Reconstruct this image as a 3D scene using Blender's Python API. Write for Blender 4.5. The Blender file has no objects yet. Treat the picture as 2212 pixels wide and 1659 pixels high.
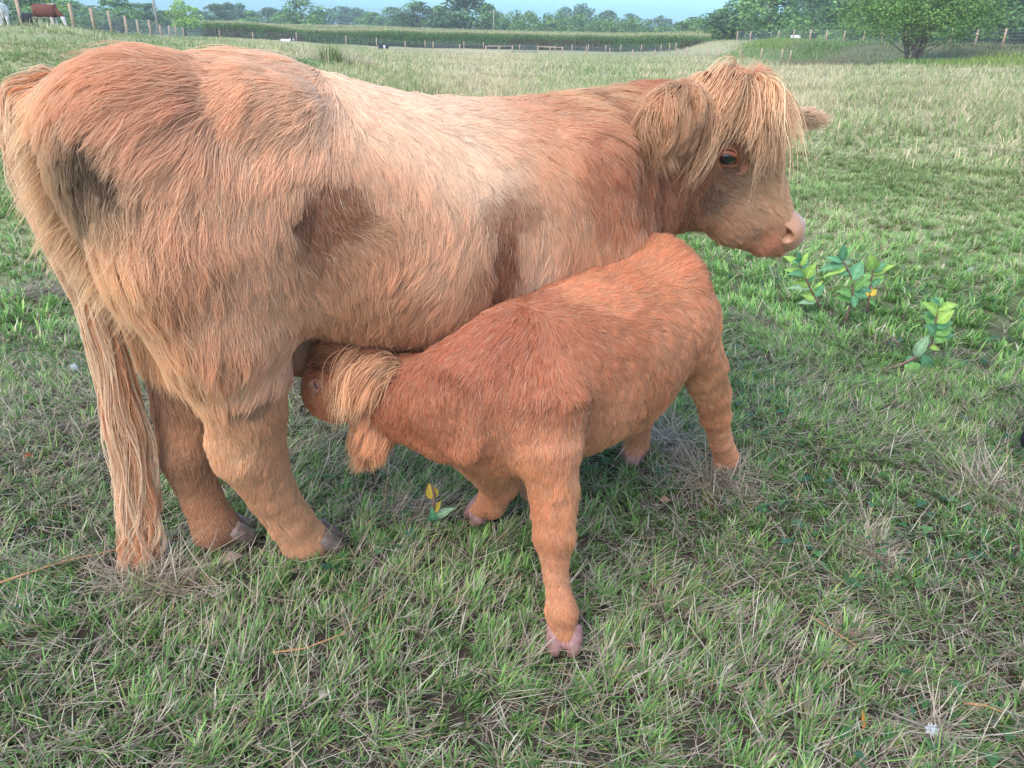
import bpy, math, random
import numpy as np
from mathutils import Vector, Matrix, Quaternion

# ------------------------------------------------------------------ camera, sky, sun, exposure
SC = bpy.context.scene
COL = SC.collection
R = math.radians
H, PITCH, ROLL, FOC = 1.25, 25.6, 1.3, 1610.0          # camera height (m), tilt down, roll, focal length in 1/2212 picture widths
cd = bpy.data.cameras.new('camera'); cam = bpy.data.objects.new('camera', cd); COL.objects.link(cam)
cd.sensor_width = 36.0; cd.lens = FOC / 2212.0 * 36.0
cd.clip_start = 0.05; cd.clip_end = 5000
cam.location = (0, 0, H)
cam.rotation_mode = 'QUATERNION'
cam.rotation_quaternion = Quaternion((1, 0, 0), R(90 - PITCH)) @ Quaternion((0, 0, 1), R(ROLL))
SC.camera = cam
SC.render.resolution_x, SC.render.resolution_y = 1024, 768
SC.view_settings.view_transform = 'Standard'; SC.view_settings.look = 'None'
SC.view_settings.gamma = 1.0
SC.view_settings.exposure = EXPO = 1.95
SUN_EL, SUN_AZ = 48.0, -145.0        # azimuth measured from +Y (view direction) towards +X
W = bpy.data.worlds.new('World'); SC.world = W; W.use_nodes = True
nt = W.node_tree; bg = nt.nodes['Background']
sky = nt.nodes.new('ShaderNodeTexSky'); sky.sky_type = 'NISHITA'; sky.sun_disc = False
sky.sun_elevation = R(SUN_EL); sky.sun_rotation = R(SUN_AZ); sky.air_density = 1.0; sky.dust_density = 0.6; sky.ozone_density = 2.0
# clear pale blue band above the horizon, as in the photograph
tcw = nt.nodes.new('ShaderNodeTexCoord'); sxw = nt.nodes.new('ShaderNodeSeparateXYZ'); nt.links.new(tcw.outputs['Generated'], sxw.inputs[0])
mrw = nt.nodes.new('ShaderNodeMapRange'); mrw.inputs['From Min'].default_value = .02; mrw.inputs['From Max'].default_value = .30; nt.links.new(sxw.outputs['Z'], mrw.inputs['Value'])
tintw = nt.nodes.new('ShaderNodeMix'); tintw.data_type = 'RGBA'; tintw.inputs['A'].default_value = (.115, .245, .37, 1); tintw.inputs['B'].default_value = (1, .93, .84, 1); nt.links.new(mrw.outputs[0], tintw.inputs['Factor'])
mulw = nt.nodes.new('ShaderNodeVectorMath'); mulw.operation = 'MULTIPLY'; nt.links.new(sky.outputs[0], mulw.inputs[0]); nt.links.new(tintw.outputs['Result'], mulw.inputs[1])
nt.links.new(mulw.outputs[0], bg.inputs[0]); bg.inputs[1].default_value = SKYS = 0.15
sd = bpy.data.lights.new('sun', 'SUN'); sd.energy = SUNE = 0.85; sd.angle = R(50); sd.color = (1.0, 0.94, 0.86)
sun = bpy.data.objects.new('sun', sd); COL.objects.link(sun)
_d = Vector((math.sin(R(SUN_AZ)) * math.cos(R(SUN_EL)), math.cos(R(SUN_AZ)) * math.cos(R(SUN_EL)), math.sin(R(SUN_EL))))
sun.rotation_mode = 'QUATERNION'; sun.rotation_quaternion = _d.to_track_quat('Z', 'Y'); sun.location = (-8, 4, 12)
SC.cycles.max_bounces = 8; SC.cycles.diffuse_bounces = 4; SC.cycles.transmission_bounces = 4
SC.cycles.transparent_max_bounces = 8; SC.cycles.volume_bounces = 0
SC.cycles.use_denoising = True

# ------------------------------------------------------------------ measuring helpers: photo point + distance -> place in the field
_p = R(PITCH); _f = np.array([0, math.cos(_p), -math.sin(_p)]); _r0 = np.array([1., 0, 0]); _u0 = np.cross(_r0, _f)
_a = R(ROLL); _r = _r0 * math.cos(_a) + _u0 * math.sin(_a); _u = _u0 * math.cos(_a) - _r0 * math.sin(_a)
CAM = np.array([0, 0, H])
def ray(px, py): return _f + _r * (px - 1106) / FOC - _u * (py - 829.5) / FOC
def ground(px, py, z=0.):
    d = ray(px, py); return CAM + d * (z - H) / d[2]
def atd(px, py, D):
    d = ray(px, py); return CAM + d * D / math.hypot(d[0], d[1])
def aty(px, py, Y):
    d = ray(px, py); return CAM + d * Y / d[1]
class Frame:
    """local frame of a standing animal: x forward, y to its left, z up; origin on the ground"""
    def __init__(s, P, deg):
        s.P = np.array([P[0], P[1], 0.]); t = R(deg); s.t = t
        s.u = np.array([math.cos(t), math.sin(t), 0]); s.l = np.array([-math.sin(t), math.cos(t), 0])
    def loc(s, w):
        q = np.asarray(w) - s.P; return np.array([q @ s.u, q @ s.l, q[2]])
    def L(s, px, py, y=0.):
        P = s.P + s.l * y; d = ray(px, py); t = ((P - CAM) @ s.l) / (d @ s.l); q = CAM + d * t - s.P
        return np.array([q @ s.u, y, q[2]])
    def Y(s, px, py, Yw): return s.loc(aty(px, py, Yw))
    def G(s, px, py): return s.loc(ground(px, py))

# ------------------------------------------------------------------ scene helpers
def link(name, data, parent=None):
    o = bpy.data.objects.new(name, data); COL.objects.link(o)
    if parent is not None: o.parent = parent
    return o
def tag(o, label=None, cat=None, group=None, kind=None):
    if label: o['label'] = label
    if cat: o['category'] = cat
    if group: o['group'] = group
    if kind: o['kind'] = kind
    return o
def empty(name, loc=(0, 0, 0), rz=0., **k):
    o = link(name, None); o.location = Vector([float(v) for v in loc]); o.rotation_euler = (0, 0, rz); o.empty_display_size = .1
    return tag(o, **k)
def copy_tree(o, parent=None):
    c = o.copy(); COL.objects.link(c); c.parent = parent
    for ch in list(o.children): copy_tree(ch, c)
    return c
def np_mesh(name, V, faces, mat=None, smooth=True, col=None, mats=None, midx=None):
    """faces: (n,3) or (n,4) int array, or list of such arrays"""
    if not isinstance(faces, list): faces = [faces]
    faces = [np.asarray(f, np.int32) for f in faces if len(f)]
    me = bpy.data.meshes.new(name)
    nl = sum(f.size for f in faces); nf = sum(len(f) for f in faces)
    me.vertices.add(len(V)); me.vertices.foreach_set('co', np.asarray(V, np.float32).ravel())
    me.loops.add(nl); me.loops.foreach_set('vertex_index', np.concatenate([f.ravel() for f in faces]))
    me.polygons.add(nf)
    sz = np.concatenate([np.full(len(f), f.shape[1], np.int32) for f in faces])
    st = np.concatenate([[0], np.cumsum(sz)[:-1]]).astype(np.int32)
    me.polygons.foreach_set('loop_start', st)
    try: me.polygons.foreach_set('loop_total', sz)
    except Exception: pass
    me.update(calc_edges=True)
    me.polygons.foreach_set('use_smooth', np.full(nf, smooth))
    if col is not None:
        a = me.color_attributes.new('Col', 'FLOAT_COLOR', 'POINT')
        c = np.ones((len(V), 4), np.float32); c[:, :3] = col; a.data.foreach_set('color', c.ravel())
    for m in (mats or ([mat] if mat else [])): me.materials.append(m)
    if midx is not None: me.polygons.foreach_set('material_index', np.asarray(midx, np.int32))
    return me
class MB:
    """collects simple shapes into one mesh"""
    def __init__(s): s.V = []; s.F3 = []; s.F4 = []; s.n = 0; s.C = []
    def add(s, V, F, c=None):
        V = np.asarray(V, float); F = np.asarray(F, int) + s.n
        s.V.append(V); (s.F4 if F.shape[1] == 4 else s.F3).append(F); s.n += len(V)
        s.C.append(np.tile(np.array(c if c is not None else (1, 1, 1), float), (len(V), 1)) if np.ndim(c) < 2 else np.asarray(c))
    def tube(s, pts, rad, seg=8, c=None, cap=True, squash=1.0):
        pts = np.asarray(pts, float); n = len(pts); rad = np.broadcast_to(np.asarray(rad, float), (n,))
        T = np.gradient(pts, axis=0); T /= np.linalg.norm(T, axis=1)[:, None] + 1e-9
        up = np.array([0, 0, 1.]) if abs(T[0][2]) < .9 else np.array([1., 0, 0])
        V = []
        for i in range(n):
            a = np.cross(T[i], up); a /= np.linalg.norm(a) + 1e-9; b = np.cross(a, T[i])
            th = np.arange(seg) * 2 * math.pi / seg
            V.append(pts[i] + rad[i] * (np.outer(np.cos(th), a) + squash * np.outer(np.sin(th), b)))
        V = np.concatenate(V); F = []
        for i in range(n - 1):
            for j in range(seg):
                k = (j + 1) % seg; F.append((i * seg + j, i * seg + k, (i + 1) * seg + k, (i + 1) * seg + j))
        if cap:
            m = len(V); V = np.vstack([V, pts[0], pts[-1]])
            F2 = [(m, (j + 1) % seg, j) for j in range(seg)] + [(m + 1, (n - 1) * seg + j, (n - 1) * seg + (j + 1) % seg) for j in range(seg)]
            n0 = s.n; s.add(V, F, c); s.F3.append(np.array(F2) + n0)
        else: s.add(V, F, c)
    def box(s, lo, hi, c=None, rz=0., at=(0, 0, 0)):
        lo = np.array(lo, float); hi = np.array(hi, float)
        V = np.array([[(lo, hi)[i][0], (lo, hi)[j][1], (lo, hi)[k][2]] for i in (0, 1) for j in (0, 1) for k in (0, 1)])
        cz, sz_ = math.cos(rz), math.sin(rz); V = np.c_[V[:, 0] * cz - V[:, 1] * sz_, V[:, 0] * sz_ + V[:, 1] * cz, V[:, 2]] + np.array(at)
        s.add(V, [(0, 1, 3, 2), (4, 6, 7, 5), (0, 4, 5, 1), (2, 3, 7, 6), (0, 2, 6, 4), (1, 5, 7, 3)], c)
    def mesh(s, name, mat, smooth=True):
        fs = [np.concatenate(f) for f in (s.F4, s.F3) if f]
        return np_mesh(name, np.concatenate(s.V), fs, mat, smooth, np.concatenate(s.C))
    def build(s, name, mat, parent=None, smooth=True): return link(name, s.mesh(name, mat, smooth), parent)

# value noise on numpy arrays
def _hash(ix, iy, iz, seed):
    h = (ix.astype(np.int64) * 374761393 + iy.astype(np.int64) * 668265263 + iz.astype(np.int64) * 2147483647 + seed * 974634777) & 0x7fffffff
    h = (h ^ (h >> 13)) * 1274126177 & 0x7fffffff
    h = (h ^ (h >> 16)) * 668265263 & 0x7fffffff
    return ((h ^ (h >> 11)) & 0xffffff) / float(0xffffff)
def vnoise(P, scale, seed=0):
    """P (n,3) -> smooth noise 0..1"""
    Q = np.asarray(P, float) * scale; I = np.floor(Q); f = Q - I; f = f * f * (3 - 2 * f); I = I.astype(np.int64)
    out = 0
    for a in (0, 1):
        for b in (0, 1):
            for c in (0, 1):
                w = (f[:, 0] if a else 1 - f[:, 0]) * (f[:, 1] if b else 1 - f[:, 1]) * (f[:, 2] if c else 1 - f[:, 2])
                out = out + w * _hash(I[:, 0] + a, I[:, 1] + b, I[:, 2] + c, seed)
    return out
def fbm(P, scale, seed=0, o=3):
    return sum(vnoise(P, scale * 2 ** i, seed + i * 7) * .5 ** i for i in range(o)) / sum(.5 ** i for i in range(o))
def lin(c):
    c = np.asarray(c, float) / 255.; return np.where(c <= .04045, c / 12.92, ((c + .055) / 1.055) ** 2.4)

# ------------------------------------------------------------------ materials
def mat_new(name):
    m = bpy.data.materials.new(name); m.use_nodes = True; n = m.node_tree; return m, n, n.nodes['Principled BSDF'], n.nodes['Material Output']
def mat_attr(name, rough=.6, spec=.3, transl=0., noise=None, attr='Col', bump=None, gain=1.0):
    """colour from the object's own colour attribute, optional fine noise"""
    m, n, p, out = mat_new(name)
    at = n.nodes.new('ShaderNodeAttribute'); at.attribute_name = attr
    c = at.outputs['Color']
    if noise:
        tx = n.nodes.new('ShaderNodeTexNoise'); tx.inputs['Scale'].default_value = noise[0]; tx.inputs['Detail'].default_value = 4
        tc = n.nodes.new('ShaderNodeTexCoord'); n.links.new(tc.outputs['Object'], tx.inputs['Vector'])
        mr = n.nodes.new('ShaderNodeMapRange'); mr.inputs['From Min'].default_value = .3; mr.inputs['From Max'].default_value = .7
        mr.inputs['To Min'].default_value = 1 - noise[1]; mr.inputs['To Max'].default_value = 1 + noise[1]
        n.links.new(tx.outputs['Fac'], mr.inputs['Value'])
        mx = n.nodes.new('ShaderNodeVectorMath'); mx.operation = 'SCALE'
        n.links.new(c, mx.inputs[0]); n.links.new(mr.outputs[0], mx.inputs['Scale']); c = mx.outputs[0]
    n.links.new(c, p.inputs['Base Color']); p.inputs['Roughness'].default_value = rough; p.inputs['Specular IOR Level'].default_value = spec
    if transl:
        t = n.nodes.new('ShaderNodeBsdfTranslucent'); ms = n.nodes.new('ShaderNodeMixShader'); ms.inputs[0].default_value = transl
        n.links.new(c, t.inputs['Color']); n.links.new(p.outputs[0], ms.inputs[1]); n.links.new(t.outputs[0], ms.inputs[2]); n.links.new(ms.outputs[0], out.inputs['Surface'])
    if bump:
        tb = n.nodes.new('ShaderNodeTexNoise'); tb.inputs['Scale'].default_value = bump[0]; tb.inputs['Detail'].default_value = 6
        tc2 = n.nodes.new('ShaderNodeTexCoord'); n.links.new(tc2.outputs['Object'], tb.inputs['Vector'])
        b = n.nodes.new('ShaderNodeBump'); b.inputs['Strength'].default_value = bump[1]; b.inputs['Distance'].default_value = bump[2]
        n.links.new(tb.outputs['Fac'], b.inputs['Height']); n.links.new(b.outputs[0], p.inputs['Normal'])
    return m
def mat_plain(name, c, rough=.5, spec=.4, noise=(30, .15), bump=None, coat=0):
    m, n, p, out = mat_new(name)
    tx = n.nodes.new('ShaderNodeTexNoise'); tx.inputs['Scale'].default_value = noise[0]; tx.inputs['Detail'].default_value = 5
    tc = n.nodes.new('ShaderNodeTexCoord'); n.links.new(tc.outputs['Object'], tx.inputs['Vector'])
    cr = n.nodes.new('ShaderNodeValToRGB'); cr.color_ramp.elements[0].position = .3; cr.color_ramp.elements[1].position = .7
    c = np.array(c, float)
    cr.color_ramp.elements[0].color = tuple(c * (1 - noise[1])) + (1,); cr.color_ramp.elements[1].color = tuple(np.clip(c * (1 + noise[1]), 0, 1)) + (1,)
    n.links.new(tx.outputs['Fac'], cr.inputs[0]); n.links.new(cr.outputs[0], p.inputs['Base Color'])
    p.inputs['Roughness'].default_value = rough; p.inputs['Specular IOR Level'].default_value = spec; p.inputs['Coat Weight'].default_value = coat
    if bump:
        b = n.nodes.new('ShaderNodeBump'); b.inputs['Strength'].default_value = bump[0]; b.inputs['Distance'].default_value = bump[1]
        n.links.new(tx.outputs['Fac'], b.inputs['Height']); n.links.new(b.outputs[0], p.inputs['Normal'])
    return m
def mat_fur(name):
    m, n, p, out = mat_new(name)
    at = n.nodes.new('ShaderNodeAttribute'); at.attribute_name = 'hair_color'
    hi = n.nodes.new('ShaderNodeHairInfo')
    # hair is a little darker at the root and sun-bleached at the tip
    mr = n.nodes.new('ShaderNodeMapRange'); mr.inputs['To Min'].default_value = .90; mr.inputs['To Max'].default_value = 1.14
    n.links.new(hi.outputs['Intercept'], mr.inputs['Value'])
    mx = n.nodes.new('ShaderNodeVectorMath'); mx.operation = 'SCALE'
    n.links.new(at.outputs['Color'], mx.inputs[0]); n.links.new(mr.outputs[0], mx.inputs['Scale'])
    n.links.new(mx.outputs[0], p.inputs['Base Color']); p.inputs['Roughness'].default_value = .45; p.inputs['Specular IOR Level'].default_value = .18
    t = n.nodes.new('ShaderNodeBsdfTranslucent'); ms = n.nodes.new('ShaderNodeMixShader'); ms.inputs[0].default_value = .42
    n.links.new(mx.outputs[0], t.inputs['Color']); n.links.new(p.outputs[0], ms.inputs[1]); n.links.new(t.outputs[0], ms.inputs[2])
    n.links.new(ms.outputs[0], out.inputs['Surface'])
    return m
M = {}
M['fur'] = mat_fur('fur')
M['hide'] = mat_attr('hide', .7, .2, noise=(60, .12), bump=(180, .2, .001))
M['nose'] = mat_attr('nose_skin', .38, .5, noise=(140, .10), bump=(420, .35, .001))
M['hoof'] = mat_plain('hoof', (.15, .10, .075), .5, .4, (60, .4), (.4, .002))
M['hoof_pink'] = mat_plain('pink_hoof', (.26, .13, .11), .45, .4, (60, .3), (.4, .002))
M['eye'] = mat_plain('eye', (.012, .012, .016), .06, .6, (30, .2), None, 1.0)
M['lid'] = mat_plain('eyelid', (.48, .17, .10), .4, .4, (150, .25), (.3, .001))
M['wood'] = mat_plain('post_wood', (.42, .30, .20), .8, .2, (8, .25))
M['pole'] = mat_plain('pole_wood', (.28, .25, .21), .85, .2, (4, .2))
M['wire'] = mat_plain('galvanised_wire', (.30, .32, .33), .5, .4, (20, .1))
M['metal'] = mat_plain('grey_tube', (.10, .13, .13), .5, .4, (20, .1))
M['bark'] = mat_plain('bark', (.16, .13, .10), .9, .1, (3, .3))
M['leaf'] = mat_attr('tree_leaf', .6, .25, .25)
M['blade'] = mat_attr('grass_blade', .55, .3, .35)
M['mleaf'] = mat_attr('broad_leaf', .6, .22, .3, noise=(60, .15))
M['stem'] = mat_plain('plant_stem', (.20, .11, .09), .6, .3, (60, .3))
M['black'] = mat_plain('black_coat', (.018, .016, .020), .6, .3, (10, .4))
M['coat'] = mat_attr('far_coat', .7, .2, noise=(12, .15))
NH_COW, NH_CALF = 620000, 290000
NG = (370000, 76000, 440000, 340000, 270000, 10000)
TREE_LEAVES = 4200
HAZE = 0.0007
# ------------------------------------------------------------------ implicit bodies (one continuous skin each)
class Body:
    def __init__(s, lo, hi, h):
        s.lo = np.array(lo, float); s.h = h; n = np.ceil((np.array(hi) - s.lo) / h).astype(int) + 1; s.n = n
        s.D = np.full(n, .3, np.float32)
        s.ax = [s.lo[i] + h * np.arange(n[i]) for i in range(3)]
    def _box(s, lo, hi):
        i0 = np.maximum(np.floor((np.array(lo) - s.lo) / s.h).astype(int), 0); i1 = np.minimum(np.ceil((np.array(hi) - s.lo) / s.h).astype(int) + 1, s.n)
        sl = tuple(slice(a, b) for a, b in zip(i0, i1))
        return sl, s.ax[0][sl[0]][:, None, None], s.ax[1][sl[1]][None, :, None], s.ax[2][sl[2]][None, None, :]
    def _mix(s, sl, d, k, sub=False):
        a = s.D[sl]; d = d.astype(np.float32)
        if sub:
            d = -d; h = np.clip(.5 - .5 * (a - d) / k, 0, 1); s.D[sl] = a * (1 - h) + d * h + k * h * (1 - h)
        else:
            h = np.clip(.5 + .5 * (a - d) / k, 0, 1); s.D[sl] = a * (1 - h) + d * h - k * h * (1 - h)
    def seg(s, a, b, ra, rb, k=.04, ay=1.0, sub=False):
        """tapered capsule; ay squeezes it sideways (local y)"""
        a = np.array(a, float); b = np.array(b, float); r = max(ra, rb) + k + .03
        sl, X, Yv, Z = s._box(np.minimum(a, b) - r, np.maximum(a, b) + r)
        sc = np.array([1, 1 / ay, 1]); A = a * sc; B = b * sc; d = B - A; L2 = d @ d + 1e-9
        Yv = Yv / ay
        t = np.clip(((X - A[0]) * d[0] + (Yv - A[1]) * d[1] + (Z - A[2]) * d[2]) / L2, 0, 1)
        dist = np.sqrt((X - A[0] - t * d[0]) ** 2 + (Yv - A[1] - t * d[1]) ** 2 + (Z - A[2] - t * d[2]) ** 2) - (ra + (rb - ra) * t)
        s._mix(sl, dist * min(1, ay), k, sub)
    def chain(s, pts, k=.04, ay=1.0):
        # limbs: the segments meet without swelling, then the whole limb blends into the body
        Pt = np.array([p[0] for p in pts], float); rr = max(p[1] for p in pts) + k + .03
        sl, X, Yv, Z = s._box(Pt.min(0) - rr, Pt.max(0) + rr); Yv = Yv / ay; best = None
        for p, q in zip(pts[:-1], pts[1:]):
            sc = np.array([1, 1 / ay, 1]); A = np.array(p[0], float) * sc; B = np.array(q[0], float) * sc; d = B - A; L2 = d @ d + 1e-9
            t = np.clip(((X - A[0]) * d[0] + (Yv - A[1]) * d[1] + (Z - A[2]) * d[2]) / L2, 0, 1)
            dist = np.sqrt((X - A[0] - t * d[0]) ** 2 + (Yv - A[1] - t * d[1]) ** 2 + (Z - A[2] - t * d[2]) ** 2) - (p[1] + .003 + (q[1] - p[1]) * t)
            if best is None: best = dist
            else: kk = .012; h = np.clip(.5 + .5 * (best - dist) / kk, 0, 1); best = best * (1 - h) + dist * h - kk * h * (1 - h)
        s._mix(sl, best * min(1, ay), k)
    def trunk(s, st, k=.05, pw=2.2):
        st = np.array(st, float); x0, x1 = st[0, 0], st[-1, 0]
        sl, X, Yv, Z = s._box((x0 - .1, -st[:, 3].max() - .1, st[:, 2].min() - .1), (x1 + .1, st[:, 3].max() + .1, st[:, 1].max() + .1))
        xs = np.clip(X[:, 0, 0], x0, x1)
        def sm(c):
            y = np.interp(xs, st[:, 0], st[:, c]); kk = 5
            for _ in range(3):
                y = np.convolve(np.pad(y, kk, mode='edge'), np.ones(2 * kk + 1) / (2 * kk + 1), 'valid')
            return y
        zt, zb, hw = sm(1), sm(2), sm(3); zc = (zt + zb) / 2; hh = (zt - zb) / 2
        zc, hh, hw = (v[:, None, None] for v in (zc, hh, hw))
        q = (np.abs(Yv / hw) ** pw + np.abs((Z - zc) / hh) ** pw) ** (1 / pw)
        dd = (q - 1) * np.minimum(hw, hh) * .85
        ex = np.maximum(np.abs(X - np.clip(X, x0, x1)), 0)
        dd = np.where(ex > 0, np.sqrt(np.maximum(dd, 0) ** 2 + ex ** 2), dd)
        s._mix(sl, dd, k)
    def mesh(s):
        D = s.D; ins = D < 0; n = D.shape
        # surface nets
        acc = np.zeros(tuple(np.array(n) - 1) + (3,), np.float32); cnt = np.zeros(tuple(np.array(n) - 1), np.float32)
        for ax in range(3):
            sl0 = [slice(None)] * 3; sl1 = [slice(None)] * 3; sl0[ax] = slice(0, -1); sl1[ax] = slice(1, None)
            a = D[tuple(sl0)]; b = D[tuple(sl1)]; cr = (a < 0) != (b < 0)
            idx = np.argwhere(cr); t = a[cr] / (a[cr] - b[cr])
            pos = idx.astype(np.float32); pos[:, ax] += t
            o = [i for i in range(3) if i != ax]
            for da in (0, -1):
                for db in (0, -1):
                    c = idx.copy(); c[:, o[0]] += da; c[:, o[1]] += db
                    ok = np.all((c >= 0) & (c < np.array(n) - 1), axis=1); c = c[ok]
                    np.add.at(acc, (c[:, 0], c[:, 1], c[:, 2]), pos[ok]); np.add.at(cnt, (c[:, 0], c[:, 1], c[:, 2]), 1)
        m = cnt > 0; ids = np.full(m.shape, -1, np.int64); ids[m] = np.arange(m.sum())
        V = acc[m] / cnt[m][:, None] * s.h + s.lo
        F = []
        for ax in range(3):
            sl0 = [slice(None)] * 3; sl1 = [slice(None)] * 3; sl0[ax] = slice(0, -1); sl1[ax] = slice(1, None)
            ia = ins[tuple(sl0)]; ib = ins[tuple(sl1)]; idx = np.argwhere(ia != ib); flip = ia[ia != ib]
            o = [(ax + 1) % 3, (ax + 2) % 3]; q = []
            for da, db in ((0, 0), (-1, 0), (-1, -1), (0, -1)):
                c = idx.copy(); c[:, o[0]] += da; c[:, o[1]] += db
                q.append(ids[np.clip(c[:, 0], 0, m.shape[0] - 1), np.clip(c[:, 1], 0, m.shape[1] - 1), np.clip(c[:, 2], 0, m.shape[2] - 1)])
            q = np.stack(q, 1); q[~flip] = q[~flip][:, ::-1]; F.append(q[np.all(q >= 0, axis=1)])
        return V, np.concatenate(F)
def vnormals(V, F):
    n = np.cross(V[F[:, 2]] - V[F[:, 0]], V[F[:, 3]] - V[F[:, 1]]); N = np.zeros_like(V)
    for i in range(4): np.add.at(N, F[:, i], n)
    return N / (np.linalg.norm(N, axis=1)[:, None] + 1e-9)
def keep_largest(V, F):
    """drop stray islands so the body stays one continuous surface"""
    lab = np.arange(len(V))
    while True:
        m = lab[F].min(axis=1); new = lab.copy()
        for i in range(4): np.minimum.at(new, F[:, i], m)
        new = new[new]
        if (new == lab).all(): break
        lab = new
    u, c = np.unique(lab, return_counts=True); k = u[c.argmax()]; ok = lab == k
    mp = np.cumsum(ok) - 1
    return V[ok], mp[F[ok[F[:, 0]]]]

# ------------------------------------------------------------------ fur
def norm(v): return v / (np.linalg.norm(v, axis=-1, keepdims=True) + 1e-9)
def hair_object(name, P, rad, col, parent, mat):
    """P (n,k,3) strand points, rad (n,k), col (n,3)"""
    n, k, _ = P.shape
    hc = bpy.data.hair_curves.new(name); hc.add_curves([k] * n)
    hc.attributes['position'].data.foreach_set('vector', np.ascontiguousarray(P, np.float32).ravel()) if 'position' in hc.attributes else hc.points.foreach_set('position', np.ascontiguousarray(P, np.float32).ravel())
    ra = hc.attributes.get('radius') or hc.attributes.new('radius', 'FLOAT', 'POINT')
    ra.data.foreach_set('value', np.ascontiguousarray(rad, np.float32).ravel())
    ca = hc.attributes.new('hair_color', 'FLOAT_COLOR', 'CURVE'); c = np.ones((n, 4), np.float32); c[:, :3] = np.clip(col, 0, 1); ca.data.foreach_set('color', c.ravel())
    hc.materials.append(mat)
    return link(name, hc, parent)
def clumps(P, size, seed):
    """nearest jittered lattice point: clump centre and a random id vector for each root"""
    I = np.floor(P / size).astype(np.int64); best = np.full(len(P), 1e9); C = np.zeros_like(P); rnd = np.zeros((len(P), 4))
    for a in (-1, 0, 1):
        for b in (-1, 0, 1):
            for c in (-1, 0, 1):
                J = I + np.array([a, b, c])
                j = np.stack([_hash(J[:, 0], J[:, 1], J[:, 2], seed + q) for q in range(3)], 1)
                X = (J + j) * size; d = ((X - P) ** 2).sum(1); m = d < best
                best[m] = d[m]; C[m] = X[m]; rnd[m, :3] = j[m]; rnd[m, 3] = _hash(J[m][:, 0], J[m][:, 1], J[m][:, 2], seed + 9)
    return C, rnd
def strands(P, N, G, L, K, rs, clump=.6, csize=.02, lift=.35, droop=.25, wave=.12, seed=1, messy=.25):
    """grow strands from roots P (normals N) along grooming directions G"""
    n = len(P); C, rnd = clumps(P, csize, seed)
    side = norm(np.cross(N, G))
    ang = (rnd[:, 0] - .5) * 2 * messy + rs.normal(0, messy * .35, n) + (vnoise(P, 9., seed + 3) - .5) * 1.1
    G = norm(G * np.cos(ang)[:, None] + side * np.sin(ang)[:, None]); side = norm(np.cross(N, G))
    L = L * (.75 + .5 * rnd[:, 1]) * rs.uniform(.7, 1.1, n)
    lf = lift * (.6 + .8 * rnd[:, 2]) * rs.uniform(.7, 1.3, n)
    t = np.linspace(0, 1, K)[None, :, None]
    dirn = N[:, None, :] * lf[:, None, None] * (1 - t) ** 1.5 * 1.6 + G[:, None, :] * (.35 + .65 * t) + np.array([0, 0, -1.]) * droop * t
    dirn = norm(dirn); step = (L / (K - 1))[:, None, None]
    pts = P[:, None, :] + np.concatenate([np.zeros((n, 1, 3)), np.cumsum(dirn[:, :-1] * step, axis=1)], axis=1)
    ph = rnd[:, 3] * 6.28; w = wave * L
    pts += side[:, None, :] * (np.sin(t[..., 0] * 5.5 + ph[:, None]) - np.sin(ph)[:, None])[..., None] * (w[:, None, None] * t ** .8)
    ph2 = rs.uniform(0, 6.28, n)
    pts += side[:, None, :] * (np.sin(t[..., 0] * 7 + ph2[:, None]) - np.sin(ph2)[:, None])[..., None] * (.035 * L[:, None, None] * t)
    d = P - C; d -= N * (d * N).sum(1)[:, None]
    pts -= d[:, None, :] * (np.broadcast_to(clump, (n,))[:, None, None] * t ** 1.3)
    return pts, rnd
def sample_surface(V, F, Nn, w, n, rs):
    """n random points on the quads with density weight w per face"""
    a = V[F[:, 0]]; b = V[F[:, 1]]; c = V[F[:, 2]]; d = V[F[:, 3]]
    ar = .5 * np.linalg.norm(np.cross(c - a, d - b), axis=1) * w; cdf = np.cumsum(ar); cdf /= cdf[-1]
    f = np.searchsorted(cdf, rs.uniform(0, 1, n)); u = rs.uniform(0, 1, (n, 1)); v = rs.uniform(0, 1, (n, 1))
    W4 = [(1 - u) * (1 - v), u * (1 - v), u * v, (1 - u) * v]
    P = sum(W4[i] * V[F[f, i]] for i in range(4)); N = norm(sum(W4[i] * Nn[F[f, i]] for i in range(4)))
    return P, N
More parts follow.
